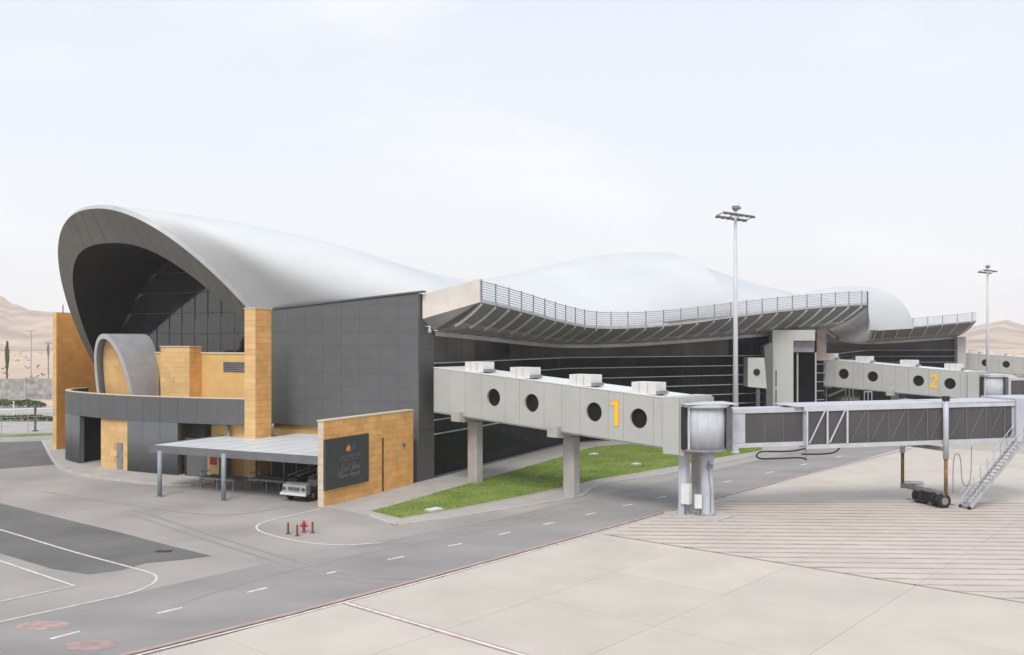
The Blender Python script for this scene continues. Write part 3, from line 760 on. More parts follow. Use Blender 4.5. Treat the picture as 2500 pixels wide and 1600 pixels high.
mb = MB(); mb.grid([ED, [p + Vector((0, 0, .22)) for p in ED]]); mb.build('fascia', M['rail'], can)
dE = [0]
for a, b in zip(ED, ED[1:]): dE.append(dE[-1] + (b-a).length)
def at_s(s):
    i = min(len(dE)-2, max(j for j in range(len(dE)) if dE[j] <= s+1e-9)); u = (s-dE[i])/(dE[i+1]-dE[i])
    return ED[i].lerp(ED[i+1], u), IN[i].lerp(IN[i+1], u)
tot = dE[-1]; s = .3; posts = []
while s < tot:
    e, p = at_s(s); far = e.y > 112
    mb = MB(); pts = [soff(q, p, e) - Vector((0, 0, .10)) for q in ((.42, .53, .64, .76, .88, 1.0) if not far or e.y > 160 else (.12, .3, .48, .66, .84, 1.0))]
    for a, b in zip(pts, pts[1:]): mb.bar(a, b, .07 if not far else .16, .18)
    mb.build('rib', M['ribs'], can)
    if not far and e.y < 111:
        q0 = soff(.32, p, e); q1 = soff(.05, *at_s(max(0, s-1.0))[::-1]) 
        MB().bar(q0 - Vector((0, 0, .05)), q1 - Vector((0, 0, .03)), .09, .05).build('strut', M['dgrey'], can)
    posts.append((s, e)); s += 2.3 if not far else (1.25 if e.y < 160 else 2.6)
mb = None
rl = thing('roof_railing', 'grey horizontal-bar railing along the wavy edge of the airside roof', 'railing', ED[0])
out_n = lambda s_: Vector((0, 0, 0))
for s_, e in posts[:]:
    if 112 < e.y < 165 and int(s_*10) % 2: continue
    MB().bar(e + Vector((0, 0, .2)), e + Vector((0, 0, 1.72)), .08, .10).build('post', M['mgrey'], rl)
cpt = max((p for p in ED if p.y < 112.5), key=lambda p: p.x)
MB().bar(cpt + Vector((.05, 0, -2.8)), cpt + Vector((.05, 0, 1.8)), .14, .14).build('corner_post', M['dgrey'], rl)
for k in range(8):
    mb = MB(); pl = [p + Vector((0, 0, .30 + .185*k)) for p in ED]
    mb.tube(pl, .032 if k < 7 else .045, 5).build('bar', M['rail'], rl, smooth=True)
# beige end piece of the canopy beside the dark wall
E0 = LW(-.12, .35, 0)
bz = MB().slab([z4(E0, 12.15), Vector((-2.4, 69.45, 13.4)), Vector((-2.4, 69.45, 15.15)), z4(E0, 13.95)], Vector((.1, .5, 0))).build('end_fascia', M['beige'], can)
MB().add([z4(E0, 12.15), Vector((-2.4, 69.6, 13.4)), IN[0]], [(0, 1, 2)]).build('end_soffit', M['silver'], can)
# -- glazed airside front
zr = [.12, 3.43, 4.5, 5.58, 6.65, 7.72, 8.82]
corn = [Vector((-5.97, 70.6, 0)), Vector((5.6, 94.7, 0)), Vector((37.7, 112.7, 0)), Vector((65, 170, 0)), Vector((81, 170, 0))]
ztops = [11.2, 10.05, 11.95, 10.2, 11.25]
def heads(seg, u):
    # height of the glass head follows the canopy
    A, B = corn[seg], corn[seg+1]; P = A.lerp(B, u); best = None
    for p in IN:
        d = (z4(p, 0)-P).length
        if best is None or d < best[0]: best = (d, p.z)
    return best[1]
for seg, (wid, rows_, mt) in enumerate(((2.15, zr, 'glassb'), (2.16, zr, 'glassb'), (5.8, [.1, 5.58, 8.82], 'glassbr'), (2.3, [.1, 5.58, 7.72, 8.82], 'glassb'))):
    A, B = corn[seg], corn[seg+1]; D = B-A; Ln = D.length; D.normalize(); nn = Vector((D.y, -D.x, 0)); n_ = round(Ln/wid); rz = math.atan2(D.y, D.x)
    back_ = MB().slab([z4(A-nn*.2, 0), z4(B-nn*.2, 0), z4(B-nn*.2, ztops[seg+1]), z4(A-nn*.2, ztops[seg])], -nn*.2).build('glass_facade', M['lining'], T)
    for k in range(n_):
        u0, u1 = k/n_, (k+1)/n_; P0 = A.lerp(B, u0) + D*.018; P1 = A.lerp(B, u1) - D*.018
        for r_ in range(len(rows_)):
            z0 = rows_[r_] + .03
            if r_ < len(rows_)-1: h0 = h1 = rows_[r_+1] - .03
            else: h0, h1 = heads(seg, u0), heads(seg, u1)
            ti = random.uniform(-.006, .006)
            m_ = mt
            if mt == 'glassb' and r_ == len(rows_)-1 and (seg != 1 or True): m_ = 'glassbr' if not (seg == 1 and 10 <= k <= 12) and not (seg == 0 and 2 < k < 6) else 'glassb'  # browner top row: reflection painted into the glass colour
            MB().slab([z4(P0 + nn*ti, z0), z4(P1, z0), z4(P1 + nn*ti, h1), z4(P0, h0)], -nn*.04).build('glass_pane', M[m_], back_)
    for k in range(1, n_):
        P = A.lerp(B, k/n_); MB().bar(z4(P-nn*.02, .1), z4(P-nn*.02, heads(seg, k/n_)), .04, .05).build('mullion', M['lining'], back_)
    for z in ([8.82, 7.72, 6.65, 5.58, 4.5, 3.43] if seg < 2 else [8.82, 7.72, 6.65]):
        MB().bar(z4(A + nn*.08, z), z4(B + nn*.08, z), .20, .075).build('facade_fin', M['fin'], back_)
    MB().bar(z4(A+nn*.05, .10), z4(B+nn*.05, .10), .2, .25).build('plinth', M['dgrey'], back_)
# corner pier at the end of the far glazed front
MB().box(Vector((81.6, 169.6, 5.7)), (1.5, 1.5, 11.2)).build('corner_pier', M['conc'], T)
MB().box(PY(2003, 112.2, 0) + Vector((0, 0, 10.2)), (1.15, .8, 4.1)).build('corner_pier', M['pier'], T)
an = MB().prism([(47.5, 127), (64, 129), (70, 140), (52, 140)], 0, 3.9).build('ground_floor_annex', M['glassb'], T)
MB().prism([(47.3, 126.8), (64.1, 128.8), (70.3, 140.2), (51.8, 140.2)], 3.92, 4.15).build('annex_roof', M['dgrey'], an)
# camera on the canopy end
sc_ = thing('security_camera', 'small white dome camera on the dark wall under the canopy', 'camera', LW(-.12, .9, 11.3))
MB().bar(LW(-.05, .9, 11.6), LW(-.45, .9, 11.6), .06).build('bracket', M['acw'], sc_)
MB().tube([LW(-.4, .9, 11.6), LW(-.4, .9, 11.3)], .07, 8).build('housing', M['acw'], sc_)
MB().lathe(LW(-.4, .9, 11.08), [(.02, 0), (.12, .06), (.15, .14), (.15, .24)], 12).build('dome', M['wht'], sc_)

# ================================================================== SIGN WALL
sw = thing('sign_wall', 'free-standing sandstone wall carrying the dark slate airport sign', 'wall', LW(.1, -11.4))
SA, SB = LW(-.14, -11.37), LW(-.14, -.98)
core = MB().prism([tuple(LW(a, b)[:2]) for a, b in ((.30, -11.35), (-.12, -11.35), (-.12, -.98), (.30, -.98))], 0, 5.42).build('wall_core', M['mortar'], sw)
mid = LW(-.14, -5.0); mid2 = LW(-.14, -4.72)
clad('stone_block', M['stone'], sw, SA, mid, .02, 5.42, 1.0, .45, .02, True, .008)
clad('stone_block', M['stone'], sw, mid2, SB, .02, 5.42, .98, .45, .02, True, .008)
clad('stone_block', M['stone'], sw, mid, mid2, 3.8, 5.42, .4, .54, .03, False, .014)
MB().slab([mid + Vector((0, 0, .02)), mid2 + Vector((0, 0, .02)), mid2 + Vector((0, 0, 3.8)), mid + Vector((0, 0, 3.8))], UT*.02).build('slot', M['bark'], sw)
clad('stone_block', M['cope'], sw, LW(.31, -11.37), LW(-.15, -11.37), .02, 5.42, .5, .54, .03, False, .012)  # sunlit end of the wall put into a paler colour
MB().prism([tuple(LW(a, b)[:2]) for a, b in ((.36, -11.45), (-.2, -11.45), (-.2, -.92), (.36, -.92))], 5.43, 5.52).build('coping', M['cope'], sw)
MB().box(LW(-.22, -2.3, 3.05), (.16, .16, .22), UA).build('wall_lamp', M['dgrey'], sw)
# sign panel with lettering
sg = thing('airport_sign', 'dark slate sign panel with orange emblem and grey lettering on the stone wall', 'sign', LW(-.2, -9.2, 1.1))
MB().box(LW(-.27, -9.14, 2.7), (4.62, .2, 3.2), UA).build('panel', M['sign'], sg)
def text(body, name, size, loc, m, parent, rotz, ext=.01, w=None, font=None, align='CENTER', bold=0):
    cu = bpy.data.curves.new(name, 'FONT'); cu.body = body; cu.size = size; cu.extrude = ext; cu.align_x = align; cu.align_y = 'CENTER'; cu.offset = bold
    to = bpy.data.objects.new(name, cu); COL.objects.link(to)
    dg = bpy.context.evaluated_depsgraph_get(); dg.update()
    me = bpy.data.meshes.new_from_object(to.evaluated_get(dg)); bpy.data.objects.remove(to); 
    if w:
        xs = [v.co.x for v in me.vertices]
        if xs and max(xs) > min(xs):
            k = w/(max(xs)-min(xs)); c = (max(xs)+min(xs))/2
            for v in me.vertices: v.co.x = (v.co.x-c)*k
    me.materials.clear(); me.materials.append(m)
    o = bpy.data.objects.new(name, me); link(o, parent, loc); o.rotation_euler = (R(90), 0, rotz); return o
ra = math.atan2(UA.y, UA.x); C0 = LW(-.385, -9.0, 0)
ar1 = '\ufe94\ufbfd\ufeee\ufeb4\ufecc\ufeb3'
ar_fly = '\u0646\u062f\u0645\u0644\u0627 \u0646\u0627\u0631\u064a\u0637\u0644\u0644 \u0629\u0645\u0627\u0639\u0644\u0627 \u0629\u0626\u064a\u0647\u0644\u0627'
text('\ufef2\ufee7\ufeaa\ufee4\ufedf\u0627 \ufee5\u0627\ufead\ufef4\ufec4\ufee0\ufedf \ufe94\ufee3\ufe8e\ufecc\ufedf\u0627 \ufe94\ufe8c\ufef4\ufeec\ufedf\u0627', 'lettering', .26, C0 + Vector((0, 0, 3.05)), M['letter'], sg, ra, w=2.2)
text('General Authority of Civil Aviation', 'lettering', .2, C0 + Vector((0, 0, 2.82)), M['letter'], sg, ra, w=1.9)
text('\ufee5\u0627\ufeae\ufea0\ufee7 \ufead\ufe8e\ufec4\ufee3', 'lettering', .62, C0 + Vector((0, 0, 2.32)), M['letter'], sg, ra, w=2.3, bold=.008)
text('Najran Airport', 'lettering', .38, C0 + Vector((0, 0, 1.83)), M['letter'], sg, ra, w=2.3, bold=.008)
# emblem: a flame-like orange mark beside a blue sweep
mb = MB()
for (y0, h_, w_) in ((-.28, .30, .10), (-.12, .46, .13), (.04, .34, .10)):
    c = C0 + UA*y0 + Vector((0, 0, 3.36)); mb.slab([c - UA*w_/2, c + UA*w_/2, c + UA*w_*.7 + Vector((0, 0, h_*.6)), c + Vector((0, 0, h_)), c - UA*w_*.7 + Vector((0, 0, h_*.5))], UT*.02)
mb.build('emblem_flame', M['orange'], sg)
mb = MB(); c = C0 + UA*.30 + Vector((0, 0, 3.36)); mb.slab([c, c + UA*.45 + Vector((0, 0, .02)), c + UA*.30 + Vector((0, 0, .42)), c + UA*.12 + Vector((0, 0, .50))], UT*.02).build('emblem_sweep', M['blue'], sg)

# ================================================================== CANOPY (vehicle shelter)
cp = thing('canopy', 'flat white shelter roof on blue-grey columns in front of the dark drum', 'canopy', LW(7.5, -8))
zc = 3.2
poly = [LW(14.97, -11.3), LW(.34, -11.3), LW(.34, .2), LW(11.0, .2), LW(11.0, -4.7), LW(11.15, -4.95), LW(12.5, -4.95), LW(14.97, -4.0)]
poly = [LW(14.97, -11.3), LW(.34, -11.3), LW(.34, -.1), LW(11.1, -.1), LW(11.1, -2.95), LW(12.5, -2.95), LW(13.3, -3.6), LW(14.97, -3.9)]
MB().prism([(p.x, p.y) for p in poly], zc-.08, zc).build('roof_sheet', M['canw'], cp)
MB().slab([LW(15.02, -11.34, zc-.5), LW(.31, -11.34, zc-.5), LW(.31, -11.34, zc+.03), LW(15.02, -11.34, zc+.03)], -UA*.06).build('fascia', M['cang'], cp)
MB().slab([LW(15.03, -11.34, zc-.28), LW(15.03, -3.9, zc-.28), LW(15.03, -3.9, zc+.05), LW(15.03, -11.34, zc+.05)], UT*.06).build('fascia', M['cang'], cp)
for k in range(1, 7): MB().bar(LW(.4, -11.2+1.6*k, zc-.2), LW(14.9, -11.2+1.6*k, zc-.2), .08, .2).build('beam', M['cang'], cp)
for p in (G(390, 1213), G(546, 1223)):
    c_ = MB().tube([p, z4(p, zc-.1)], .15, 14).build('column', M['post'], cp, smooth=True)
    MB().box(z4(p, .03), (.5, .5, .06), UT).build('base_plate', M['post'], c_)
for (t_, a_) in ((14.3, -4.4), (4.5, -4.5)):
    MB().tube([LW(t_, a_, 0), LW(t_, a_, zc+.9 if t_ > 10 else zc-.1)], .12, 12).build('column', M['post'], cp, smooth=True)
for k in range(1, 9):   # standing seams of the roof sheet
    MB().bar(LW(14.9-1.62*k, -11.25, zc+.012), LW(14.9-1.62*k, -4.98 if 10.9 < 14.9-1.62*k < 12.6 else (-4.1 if 14.9-1.62*k > 11 else -.15), zc+.006), .035, .014).build('seam', M['canw'], cp)

# ================================================================== FIXED WALKWAYS
BX = Vector((.757, -.653, 0)).normalized(); BY = Vector((-BX.y, BX.x, 0))   # along, and away from the camera
B0 = Vector((-5.78, 69.1, 0))
def BP(x, y, z): return B0 + BX*x + BY*y + Vector((0, 0, z))
ZTOP = lambda x: 8.5 - .073*x
ZBOT = lambda x: 5.28 - .060*x
BWD = 3.3
def ring_panel(x0, x1, wx, wz, r, name, parent):
    n = 28; th = .05; mb = MB(); circ = []; outer = []
    cxm = wx
    cor = [(x0, ZBOT(x0)), (x1, ZBOT(x1)), (x1, ZTOP(x1)), (x0, ZTOP(x0))]
    for k in range(n):
        a = 2*math.pi*k/n + math.pi/n; dx, dz = math.cos(a), math.sin(a); circ.append((wx+dx*r, wz+dz*r))
        tmin = 1e9
        for i in range(4):
            (ax_, az_), (bx_, bz_) = cor[i], cor[(i+1) % 4]; ex, ez = bx_-ax_, bz_-az_; det = dx*(-ez) + ex*dz
            if abs(det) < 1e-9: continue
            t_ = ((ax_-wx)*(-ez) + ex*(az_-wz))/det; u_ = (dx*(az_-wz) - dz*(ax_-wx))/det
            if t_ > 0 and -1e-6 <= u_ <= 1+1e-6: tmin = min(tmin, t_)
        outer.append((wx+dx*tmin, wz+dz*tmin))
    # snap nearest outer points to the corners
    for c_ in cor:
        i = min(range(n), key=lambda k: (outer[k][0]-c_[0])**2 + (outer[k][1]-c_[1])**2); outer[i] = c_
    vs = [BP(x, -th, z) for x, z in circ] + [BP(x, -th, z) for x, z in outer] + [BP(x, .25, z) for x, z in circ] + [BP(x, 0, z) for x, z in outer]
    fs = []
    for k in range(n):
        j = (k+1) % n; fs += [(k, j, n+j, n+k), (k, 2*n+k, 2*n+j, j), (n+k, n+j, 3*n+j, 3*n+k)]
    mb.add(vs, fs); pn = mb.build(name, M['brid'], parent)
    w = MB().lathe(BP(wx, .16, wz), [(r*1.02, 0), (r*1.02, .05)], 28, axis=BY).build('porthole', M['glass'], parent)
    MB().lathe(BP(wx, .14, wz), [(r*1.0, 0), (r*1.0, -.02), (r*.93, -.02), (r*.93, 0)], 28, axis=BY).build('gasket', M['black'], w)
fw = thing('fixed_walkway', 'grey raised passenger walkway with round windows and a yellow number 1', 'walkway', BP(0, 0, 0), 'fixed walkways leading from the terminal to the gates')
g_ = .02
bays = [(0, 1.6, 0), (1.6, 3.2, 0), (3.2, 4.85, 0), (4.85, 7.05, 5.96), (7.05, 8.35, 0), (8.35, 10.5, 9.42), (10.5, 12.0, 0), (12.0, 13.5, 0), (13.5, 15.7, 14.59), (15.7, 16.85, 0), (16.85, 19.05, 17.97), (19.05, 19.9, 0)]
WZ = lambda x: 6.95 - .068*x
for x0, x1, wx in bays:
    if wx: ring_panel(x0+g_/2, x1-g_/2, wx, WZ(wx), .62, 'wall_panel', fw)
    else:
        MB().hexa([BP(x0+g_/2, -.05, ZBOT(x0)), BP(x1-g_/2, -.05, ZBOT(x1)), BP(x1-g_/2, 0.02, ZBOT(x1)), BP(x0+g_/2, .02, ZBOT(x0))], [BP(x0+g_/2, -.05, ZTOP(x0)), BP(x1-g_/2, -.05, ZTOP(x1)), BP(x1-g_/2, .02, ZTOP(x1)), BP(x0+g_/2, .02, ZTOP(x0))]).build('wall_panel', M['brid'], fw)
XE = 19.9
# core (back wall, roof, floor)
MB().hexa([BP(0, .26, ZBOT(0)+.01), BP(XE, .26, ZBOT(XE)+.01), BP(XE, BWD, ZBOT(XE)+.01), BP(0, BWD, ZBOT(0)+.01)], [BP(0, .26, ZTOP(0)-.01), BP(XE, .26, ZTOP(XE)-.01), BP(XE, BWD, ZTOP(XE)-.01), BP(0, BWD, ZTOP(0)-.01)]).build('body', M['brid'], fw)
MB().hexa([BP(0, -.08, ZTOP(0)+.005), BP(XE, -.08, ZTOP(XE)+.005), BP(XE, BWD+.06, ZTOP(XE)+.005), BP(0, BWD+.06, ZTOP(0)+.005)], [BP(0, -.08, ZTOP(0)+.07), BP(XE, -.08, ZTOP(XE)+.07), BP(XE, BWD+.06, ZTOP(XE)+.07), BP(0, BWD+.06, ZTOP(0)+.07)]).build('roof', M['acw'], fw)
MB().hexa([BP(0, -.03, ZBOT(0)-.10), BP(XE, -.03, ZBOT(XE)-.10), BP(XE, BWD, ZBOT(XE)-.10), BP(0, BWD, ZBOT(0)-.10)], [BP(0, -.03, ZBOT(0)-.01), BP(XE, -.03, ZBOT(XE)-.01), BP(XE, BWD, ZBOT(XE)-.01), BP(0, BWD, ZBOT(0)-.01)]).build('floor', M['mgrey'], fw)
# end block
MB().hexa([BP(XE, -.35, 3.75), BP(21.0, -.35, 3.75), BP(21.0, BWD+.3, 3.75), BP(XE, BWD+.3, 3.75)], [BP(XE, -.35, 7.15), BP(21.0, -.35, 7.15), BP(21.0, BWD+.3, 7.15), BP(XE, BWD+.3, 7.15)]).build('end_block', M['brid'], fw)
MB().hexa([BP(21.005, -.28, 3.7), BP(21.25, -.28, 3.7), BP(21.25, BWD+.1, 3.7), BP(21.005, BWD+.1, 3.7)], [BP(21.005, -.28, 7.05), BP(21.25, -.28, 7.05), BP(21.25, BWD+.1, 7.05), BP(21.005, BWD+.1, 7.05)]).build('end_frame', M['conc'], fw)
MB().hexa([BP(21.255, 0, 4.1), BP(21.4, 0, 4.1), BP(21.4, BWD-.2, 4.1), BP(21.255, BWD-.2, 4.1)], [BP(21.255, 0, 6.8), BP(21.4, 0, 6.8), BP(21.4, BWD-.2, 6.8), BP(21.255, BWD-.2, 6.8)]).build('seal', M['black'], fw)
# columns with caps
for x_ in (2.62, 11.5):
    zb = ZBOT(x_) - .1; c = BP(x_, 1.65, 0); hw, hd_ = .47, .42; ch = .12
    oc = [(-hw+ch, -hd_), (hw-ch, -hd_), (hw, -hd_+ch), (hw, hd_-ch), (hw-ch, hd_), (-hw+ch, hd_), (-hw, hd_-ch), (-hw, -hd_+ch)]
    col = MB().prism([tuple((c + BX*p[0] + BY*p[1])[:2]) for p in oc], 0, zb-.42).build('column', M['conc'], fw)
    MB().hexa([BP(x_-.42, -.42, zb-.28), BP(x_+.42, -.42, zb-.28), BP(x_+.42, BWD+.3, zb-.28), BP(x_-.42, BWD+.3, zb-.28)], [BP(x_-.42, -.42, zb+.36), BP(x_+.42, -.42, zb+.36), BP(x_+.42, -.06, zb+.36), BP(x_-.42, -.06, zb+.36)]).build('cap', M['conc'], col) if False else \
    MB().box(BP(x_, -.26, zb+.02), (.84, .38, .68), BX).build('cap', M['conc'], col)
    MB().box(BP(x_, BWD/2, zb-.20), (.84, BWD+.3, .36), BX).build('cap', M['conc'], col)
ec = MB().box(BP(20.7, .75, 1.85), (.5, .5, 3.7), BX).build('column', M['lilac'], fw)
MB().box(BP(20.7, 2.3, 1.85), (.5, .5, 3.7), BX).build('column', M['conc'], fw)
MB().box(BP(21.0, .5, 1.35), (.55, .35, 1.2), BX).build('switch_box', M['acw'], fw)
MB().tube([BP(20.95, .44, .0), BP(20.95, .44, .8)], .04, 6).build('conduit', M['dgrey'], fw)
# roof units
for x_ in (3.9, 8.2, 13.35, 18.2):
    z = ZTOP(x_) + .06; u_ = MB().box(BP(x_, .75, z+.36), (1.75, 1.2, .74), BX).build('air_conditioner', M['acw'], fw)
    for k in (-.3, .3): MB().box(BP(x_+k, .135, z+.38), (.03, .03, .66), BX).build('panel_joint', M['brid'], u_)
    MB().box(BP(x_+.95, .7, z+.12), (.4, 1.0, .2), BX).build('duct', M['mgrey'], u_)
NUMX = 16.28
def number(s, parent, p0):
    c0 = p0 + BX*NUMX + Vector((0, 0, WZ(NUMX)+.12))
    def poly(pts, m, name, y, grow):
        mb = MB()
        for q in pts:
            cx_ = sum(p[0] for p in q)/len(q); cz_ = sum(p[1] for p in q)/len(q)
            g = [(p[0] + math.copysign(grow, p[0]-cx_), p[1] + math.copysign(grow, p[1]-cz_)) for p in q]
            mb.slab([c0 + BX*a + BY*y + Vector((0, 0, b)) for a, b in g], BY*-.012)
        mb.build(name, m, parent)
    if s == '1':
        sh = [[(-.08, -.78), (.20, -.78), (.20, .80), (-.08, .80)], [(-.34, .50), (-.081, .46), (-.081, .80), (-.34, .66)]]
    else:
        arc = []
        for k in range(9):
            a0, a1 = math.radians(165 - 25*k), math.radians(165 - 25*(k+1))
            arc.append([(.42*math.cos(a0), .34 + .44*math.sin(a0)), (.42*math.cos(a1), .34 + .44*math.sin(a1)), (.16*math.cos(a1), .34 + .18*math.sin(a1)), (.16*math.cos(a0), .34 + .18*math.sin(a0))])
        sh = arc + [[(-.42, -.50), (-.12, -.50), (.30, .06), (.08, .16)], [(-.42, -.78), (.42, -.78), (.42, -.50), (-.42, -.50)]]
    poly(sh, M['orange'], 'numeral_outline', -.056, .03)
    poly(sh, M['yellow'], 'numeral', -.070, 0)
OFF2, OFF3 = Vector((41.2, 46.8, 0)), Vector((87.3, 104, 0))
w2 = copy_tree(fw); w2.location = fw.location + OFF2; w2['label'] = 'grey walkway with round windows and a yellow number 2, beyond the gate portal'
w3 = copy_tree(fw); w3.location = fw.location + OFF3; w3['label'] = 'farthest grey passenger walkway, two round windows showing at the right edge'
WLOC[w2.name] = Vector(w2.location)
number('1', fw, B0); number('2', w2, B0 + OFF2)

# ================================================================== TELESCOPIC BOARDING BRIDGES
pb = thing('boarding_bridge', 'white telescopic boarding bridge with dark glazed tunnel on wheels, nearest gate', 'boarding bridge', Vector((11.55, 55.6, 0)), 'telescopic boarding bridges at the gates')
RC = Vector((11.45, 55.75, 0)); TD = Vector((.984, .181, 0)).normalized(); TN = Vector((-TD.y, TD.x, 0))
def TP(s_, n, z): return Vector((13.1, 56.1, 0)) + TD*s_ + TN*n + Vector((0, 0, z + .012*s_))
# rotunda
rt = MB().lathe(z4(RC, 4.15), [(1.32, 0), (1.32, 2.4)], 32).build('rotunda', M['wht'], pb, smooth=False); [setattr(p_, 'use_smooth', len(p_.vertices) == 4) for p_ in rt.data.polygons]
for k in range(14):
    a = 2*math.pi*(k+.5)/14; p = RC + Vector((math.cos(a), math.sin(a), 0))*1.325
    MB().bar(z4(p, 4.17), z4(p, 6.53), .03, .02).build('slat', M['lilac'], rt)
MB().lathe(z4(RC, 3.95), [(1.3, 0), (1.48, .04), (1.48, .19)], 32).build('floor_ring', M['mgrey'], pb)
MB().lathe(z4(RC, 6.56), [(1.5, 0), (1.55, .05), (1.55, .14), (.3, .26)], 32).build('rotunda_roof', M['wht'], pb)
MB().box(z4(RC + Vector((-1.05, -1.0, 0)), 5.35), (.12, .12, 2.5)).build('guide_post', M['wht'], pb)
MB().box(z4(RC + Vector((-1.3, -.72, 0)), 5.35), (.3, .3, 2.5)).build('door_seal', M['black'], pb)
MB().box(z4(RC + Vector((1.35, -.1, 0)), 5.35), (.35, 1.8, 2.4)).build('door_seal', M['dgrey'], pb)
MB().box(z4(RC + Vector((.1, 0, 0)), 6.78), (3.3, 2.3, .06), TD).build('roof_flashing', M['wht'], pb)
PC = G(1729, 1263); PC = Vector((PC.x, PC.y + .3, 0))
MB().lathe(PC, [(.50, .08), (.44, .3), (.40, 1.2), (.37, 3.2), (.52, 3.95)], 16).build('pedestal', M['lilac'], pb, smooth=True)
MB().tube([PC + Vector((.1, -.46, .3)), PC + Vector((.12, -.46, 1.6)), PC + Vector((.02, -.44, 2.4)), PC + Vector((-.02, -.42, 3.4))], .03, 6).build('cable', M['mgrey'], pb)
MB().box(PC + Vector((-.62, -.35, .95)), (.42, .3, .8)).build('switch_box', M['acw'], pb)
MB().box(PC + Vector((-.62, -.35, .3)), (.1, .1, .5)).build('box_stand', M['mgrey'], pb)
MB().box(PC + Vector((.05, -.5, 3.05)), (.35, .12, .22)).build('notice', M['mgrey'], pb)
# tunnel A
def tunnel(s0, s1, n0, n1, zb, zt, glass, name, frame=.0):
    t_ = MB().hexa([TP(s0, n0+.06, zb), TP(s1, n0+.06, zb), TP(s1, n1, zb), TP(s0, n1, zb)], [TP(s0, n0+.06, zt), TP(s1, n0+.06, zt), TP(s1, n1, zt), TP(s0, n1, zt)]).build(name, M['wht'], pb)
    MB().bar(TP(s0-.1, n0, zt-.05), TP(s1, n0, zt-.05), .14, .28).build('top_chord', M['wht'], t_)
    MB().bar(TP(s0, n0, zb+.06), TP(s1, n0, zb+.06), .14, .26).build('bottom_chord', M['wht'], t_)
    for g0, g1 in glass:
        n_ = max(1, round((g1-g0)/1.35)); w_ = (g1-g0)/n_
        for k in range(n_):
            a, b = g0+w_*k+.015, g0+w_*(k+1)-.015
            MB().slab([TP(a, n0+.05, zb+.2), TP(b, n0+.05, zb+.2), TP(b, n0+.05, zt-.2), TP(a, n0+.05, zt-.2)], -TN*.03).build('window_pane', M['glasst'], t_)
    return t_
tA = tunnel(0, 5.2, .1, 2.55, 4.1, 6.30, [(1.08, 4.85)], 'inner_tunnel')
MB().slab([TP(0, .12, 4.3), TP(1.05, .12, 4.3), TP(1.05, .12, 6.1), TP(.12, .12, 6.1)], -TN*.05).build('side_panel', M['lilac'], tA)
tB = tunnel(4.86, 19.25, -.18, 2.8, 3.92, 6.33, [(4.95, 7.58), (7.65, 19.1)], 'outer_tunnel')
for s_ in (4.93, 6.27, 7.6): MB().bar(TP(s_, -.26, 4.1), TP(s_, -.26, 6.25), .10, .10).build('truss_member', M['wht'], tB)
for s_ in (4.98, 6.32): MB().bar(TP(s_+.1, -.25, 4.2), TP(s_+1.15, -.25, 6.2), .075, .075).build('truss_member', M['wht'], tB)
for k in range(8): MB().bar(TP(7.9+1.36*k, -.19, 4.25), TP(8.85+1.36*k, -.19, 6.05), .025, .02).build('inner_brace', M['mgrey'], tB)
for k in range(9): MB().bar(TP(7.65+1.36*k, -.215, 4.2), TP(7.65+1.36*k, -.215, 6.1), .03, .02).build('inner_brace', M['mgrey'], tB)
MB().slab([TP(4.2, -.2, 6.42), TP(19.3, -.3, 6.42), TP(19.3, 2.9, 6.42), TP(4.3, 2.9, 6.42)], (0, 0, .05)).build('roof_sheet', M['wht'], tB)
# cab end
cb = MB().hexa([TP(19.26, -.35, 3.85), TP(22.3, -.35, 3.85), TP(22.3, 3.0, 3.85), TP(19.26, 3.0, 3.85)], [TP(19.26, -.35, 6.6), TP(22.3, -.35, 6.6), TP(22.3, 3.0, 6.6), TP(19.26, 3.0, 6.6)]).build('cab', M['lilac'], pb)
MB().slab([TP(20.6, -.36, 4.9), TP(21.9, -.36, 4.9), TP(21.9, -.36, 6.2), TP(20.6, -.36, 6.2)], -TN*.03).build('window_pane', M['glasst'], cb)
# drive column
near = TP(14.2, -.45, 0); near.z = 0; farp = TP(13.6, 3.2, 0); farp.z = 0
for q, zt in ((near, 6.75), (farp, 6.7)):
    MB().tube([z4(q, 3.1), z4(q, zt)], .17, 12).build('lift_column', M['lilac'], pb, smooth=True)
    MB().tube([z4(q, .75), z4(q, 3.1)], .11, 10).build('lift_rod', M['rust'], pb, smooth=True)
    MB().box(z4(q, zt+.15), (.34, .34, .3)).build('motor_cap', M['black'], pb)
MB().bar(z4(near, 3.72), z4(farp, 3.72), .3, .22).build('cross_beam', M['mgrey'], pb)
MB().bar(z4(near, 6.62), z4(farp, 6.62), .22, .14).build('cross_beam', M['wht'], pb)
MB().bar(z4(near, .95), z4(farp, .95), .36, .3).build('bogie_beam', M['mgrey'], pb)
wa = Vector((27.05, 58.35, 0)); wb = Vector((26.45, 60.5, 0)); wdir = (wb-wa).normalized()
for q in (wa, wa + wdir*.55, wb - wdir*.5, wb):
    wh = MB().lathe(z4(q, .48) - wdir*.15, [(.30, 0), (.45, .02), (.48, .08), (.48, .22), (.45, .28), (.30, .30)], 20, axis=wdir).build('wheel', M['black'], pb, smooth=False)
    MB().lathe(z4(q, .48) - wdir*.17, [(.05, 0), (.24, .01), (.26, .04), (.26, .30)], 14, axis=wdir).build('rim', M['mgrey'], wh)
MB().box(z4((wa+wb)/2, .62), (.7, 1.1, .55), TD).build('drive_motor', M['black'], pb)
MB().box(z4(wb, 1.15) + Vector((-.5, .1, 0)), (.45, .35, .35), TD).build('control_box', M['mgrey'], pb)
MB().tube([z4(wb, 1.3) + Vector((-.9, 0, 0)), z4(wb, 1.3) + Vector((.2, -.2, 0))], .12, 10).build('drive_motor', M['rail'], pb)
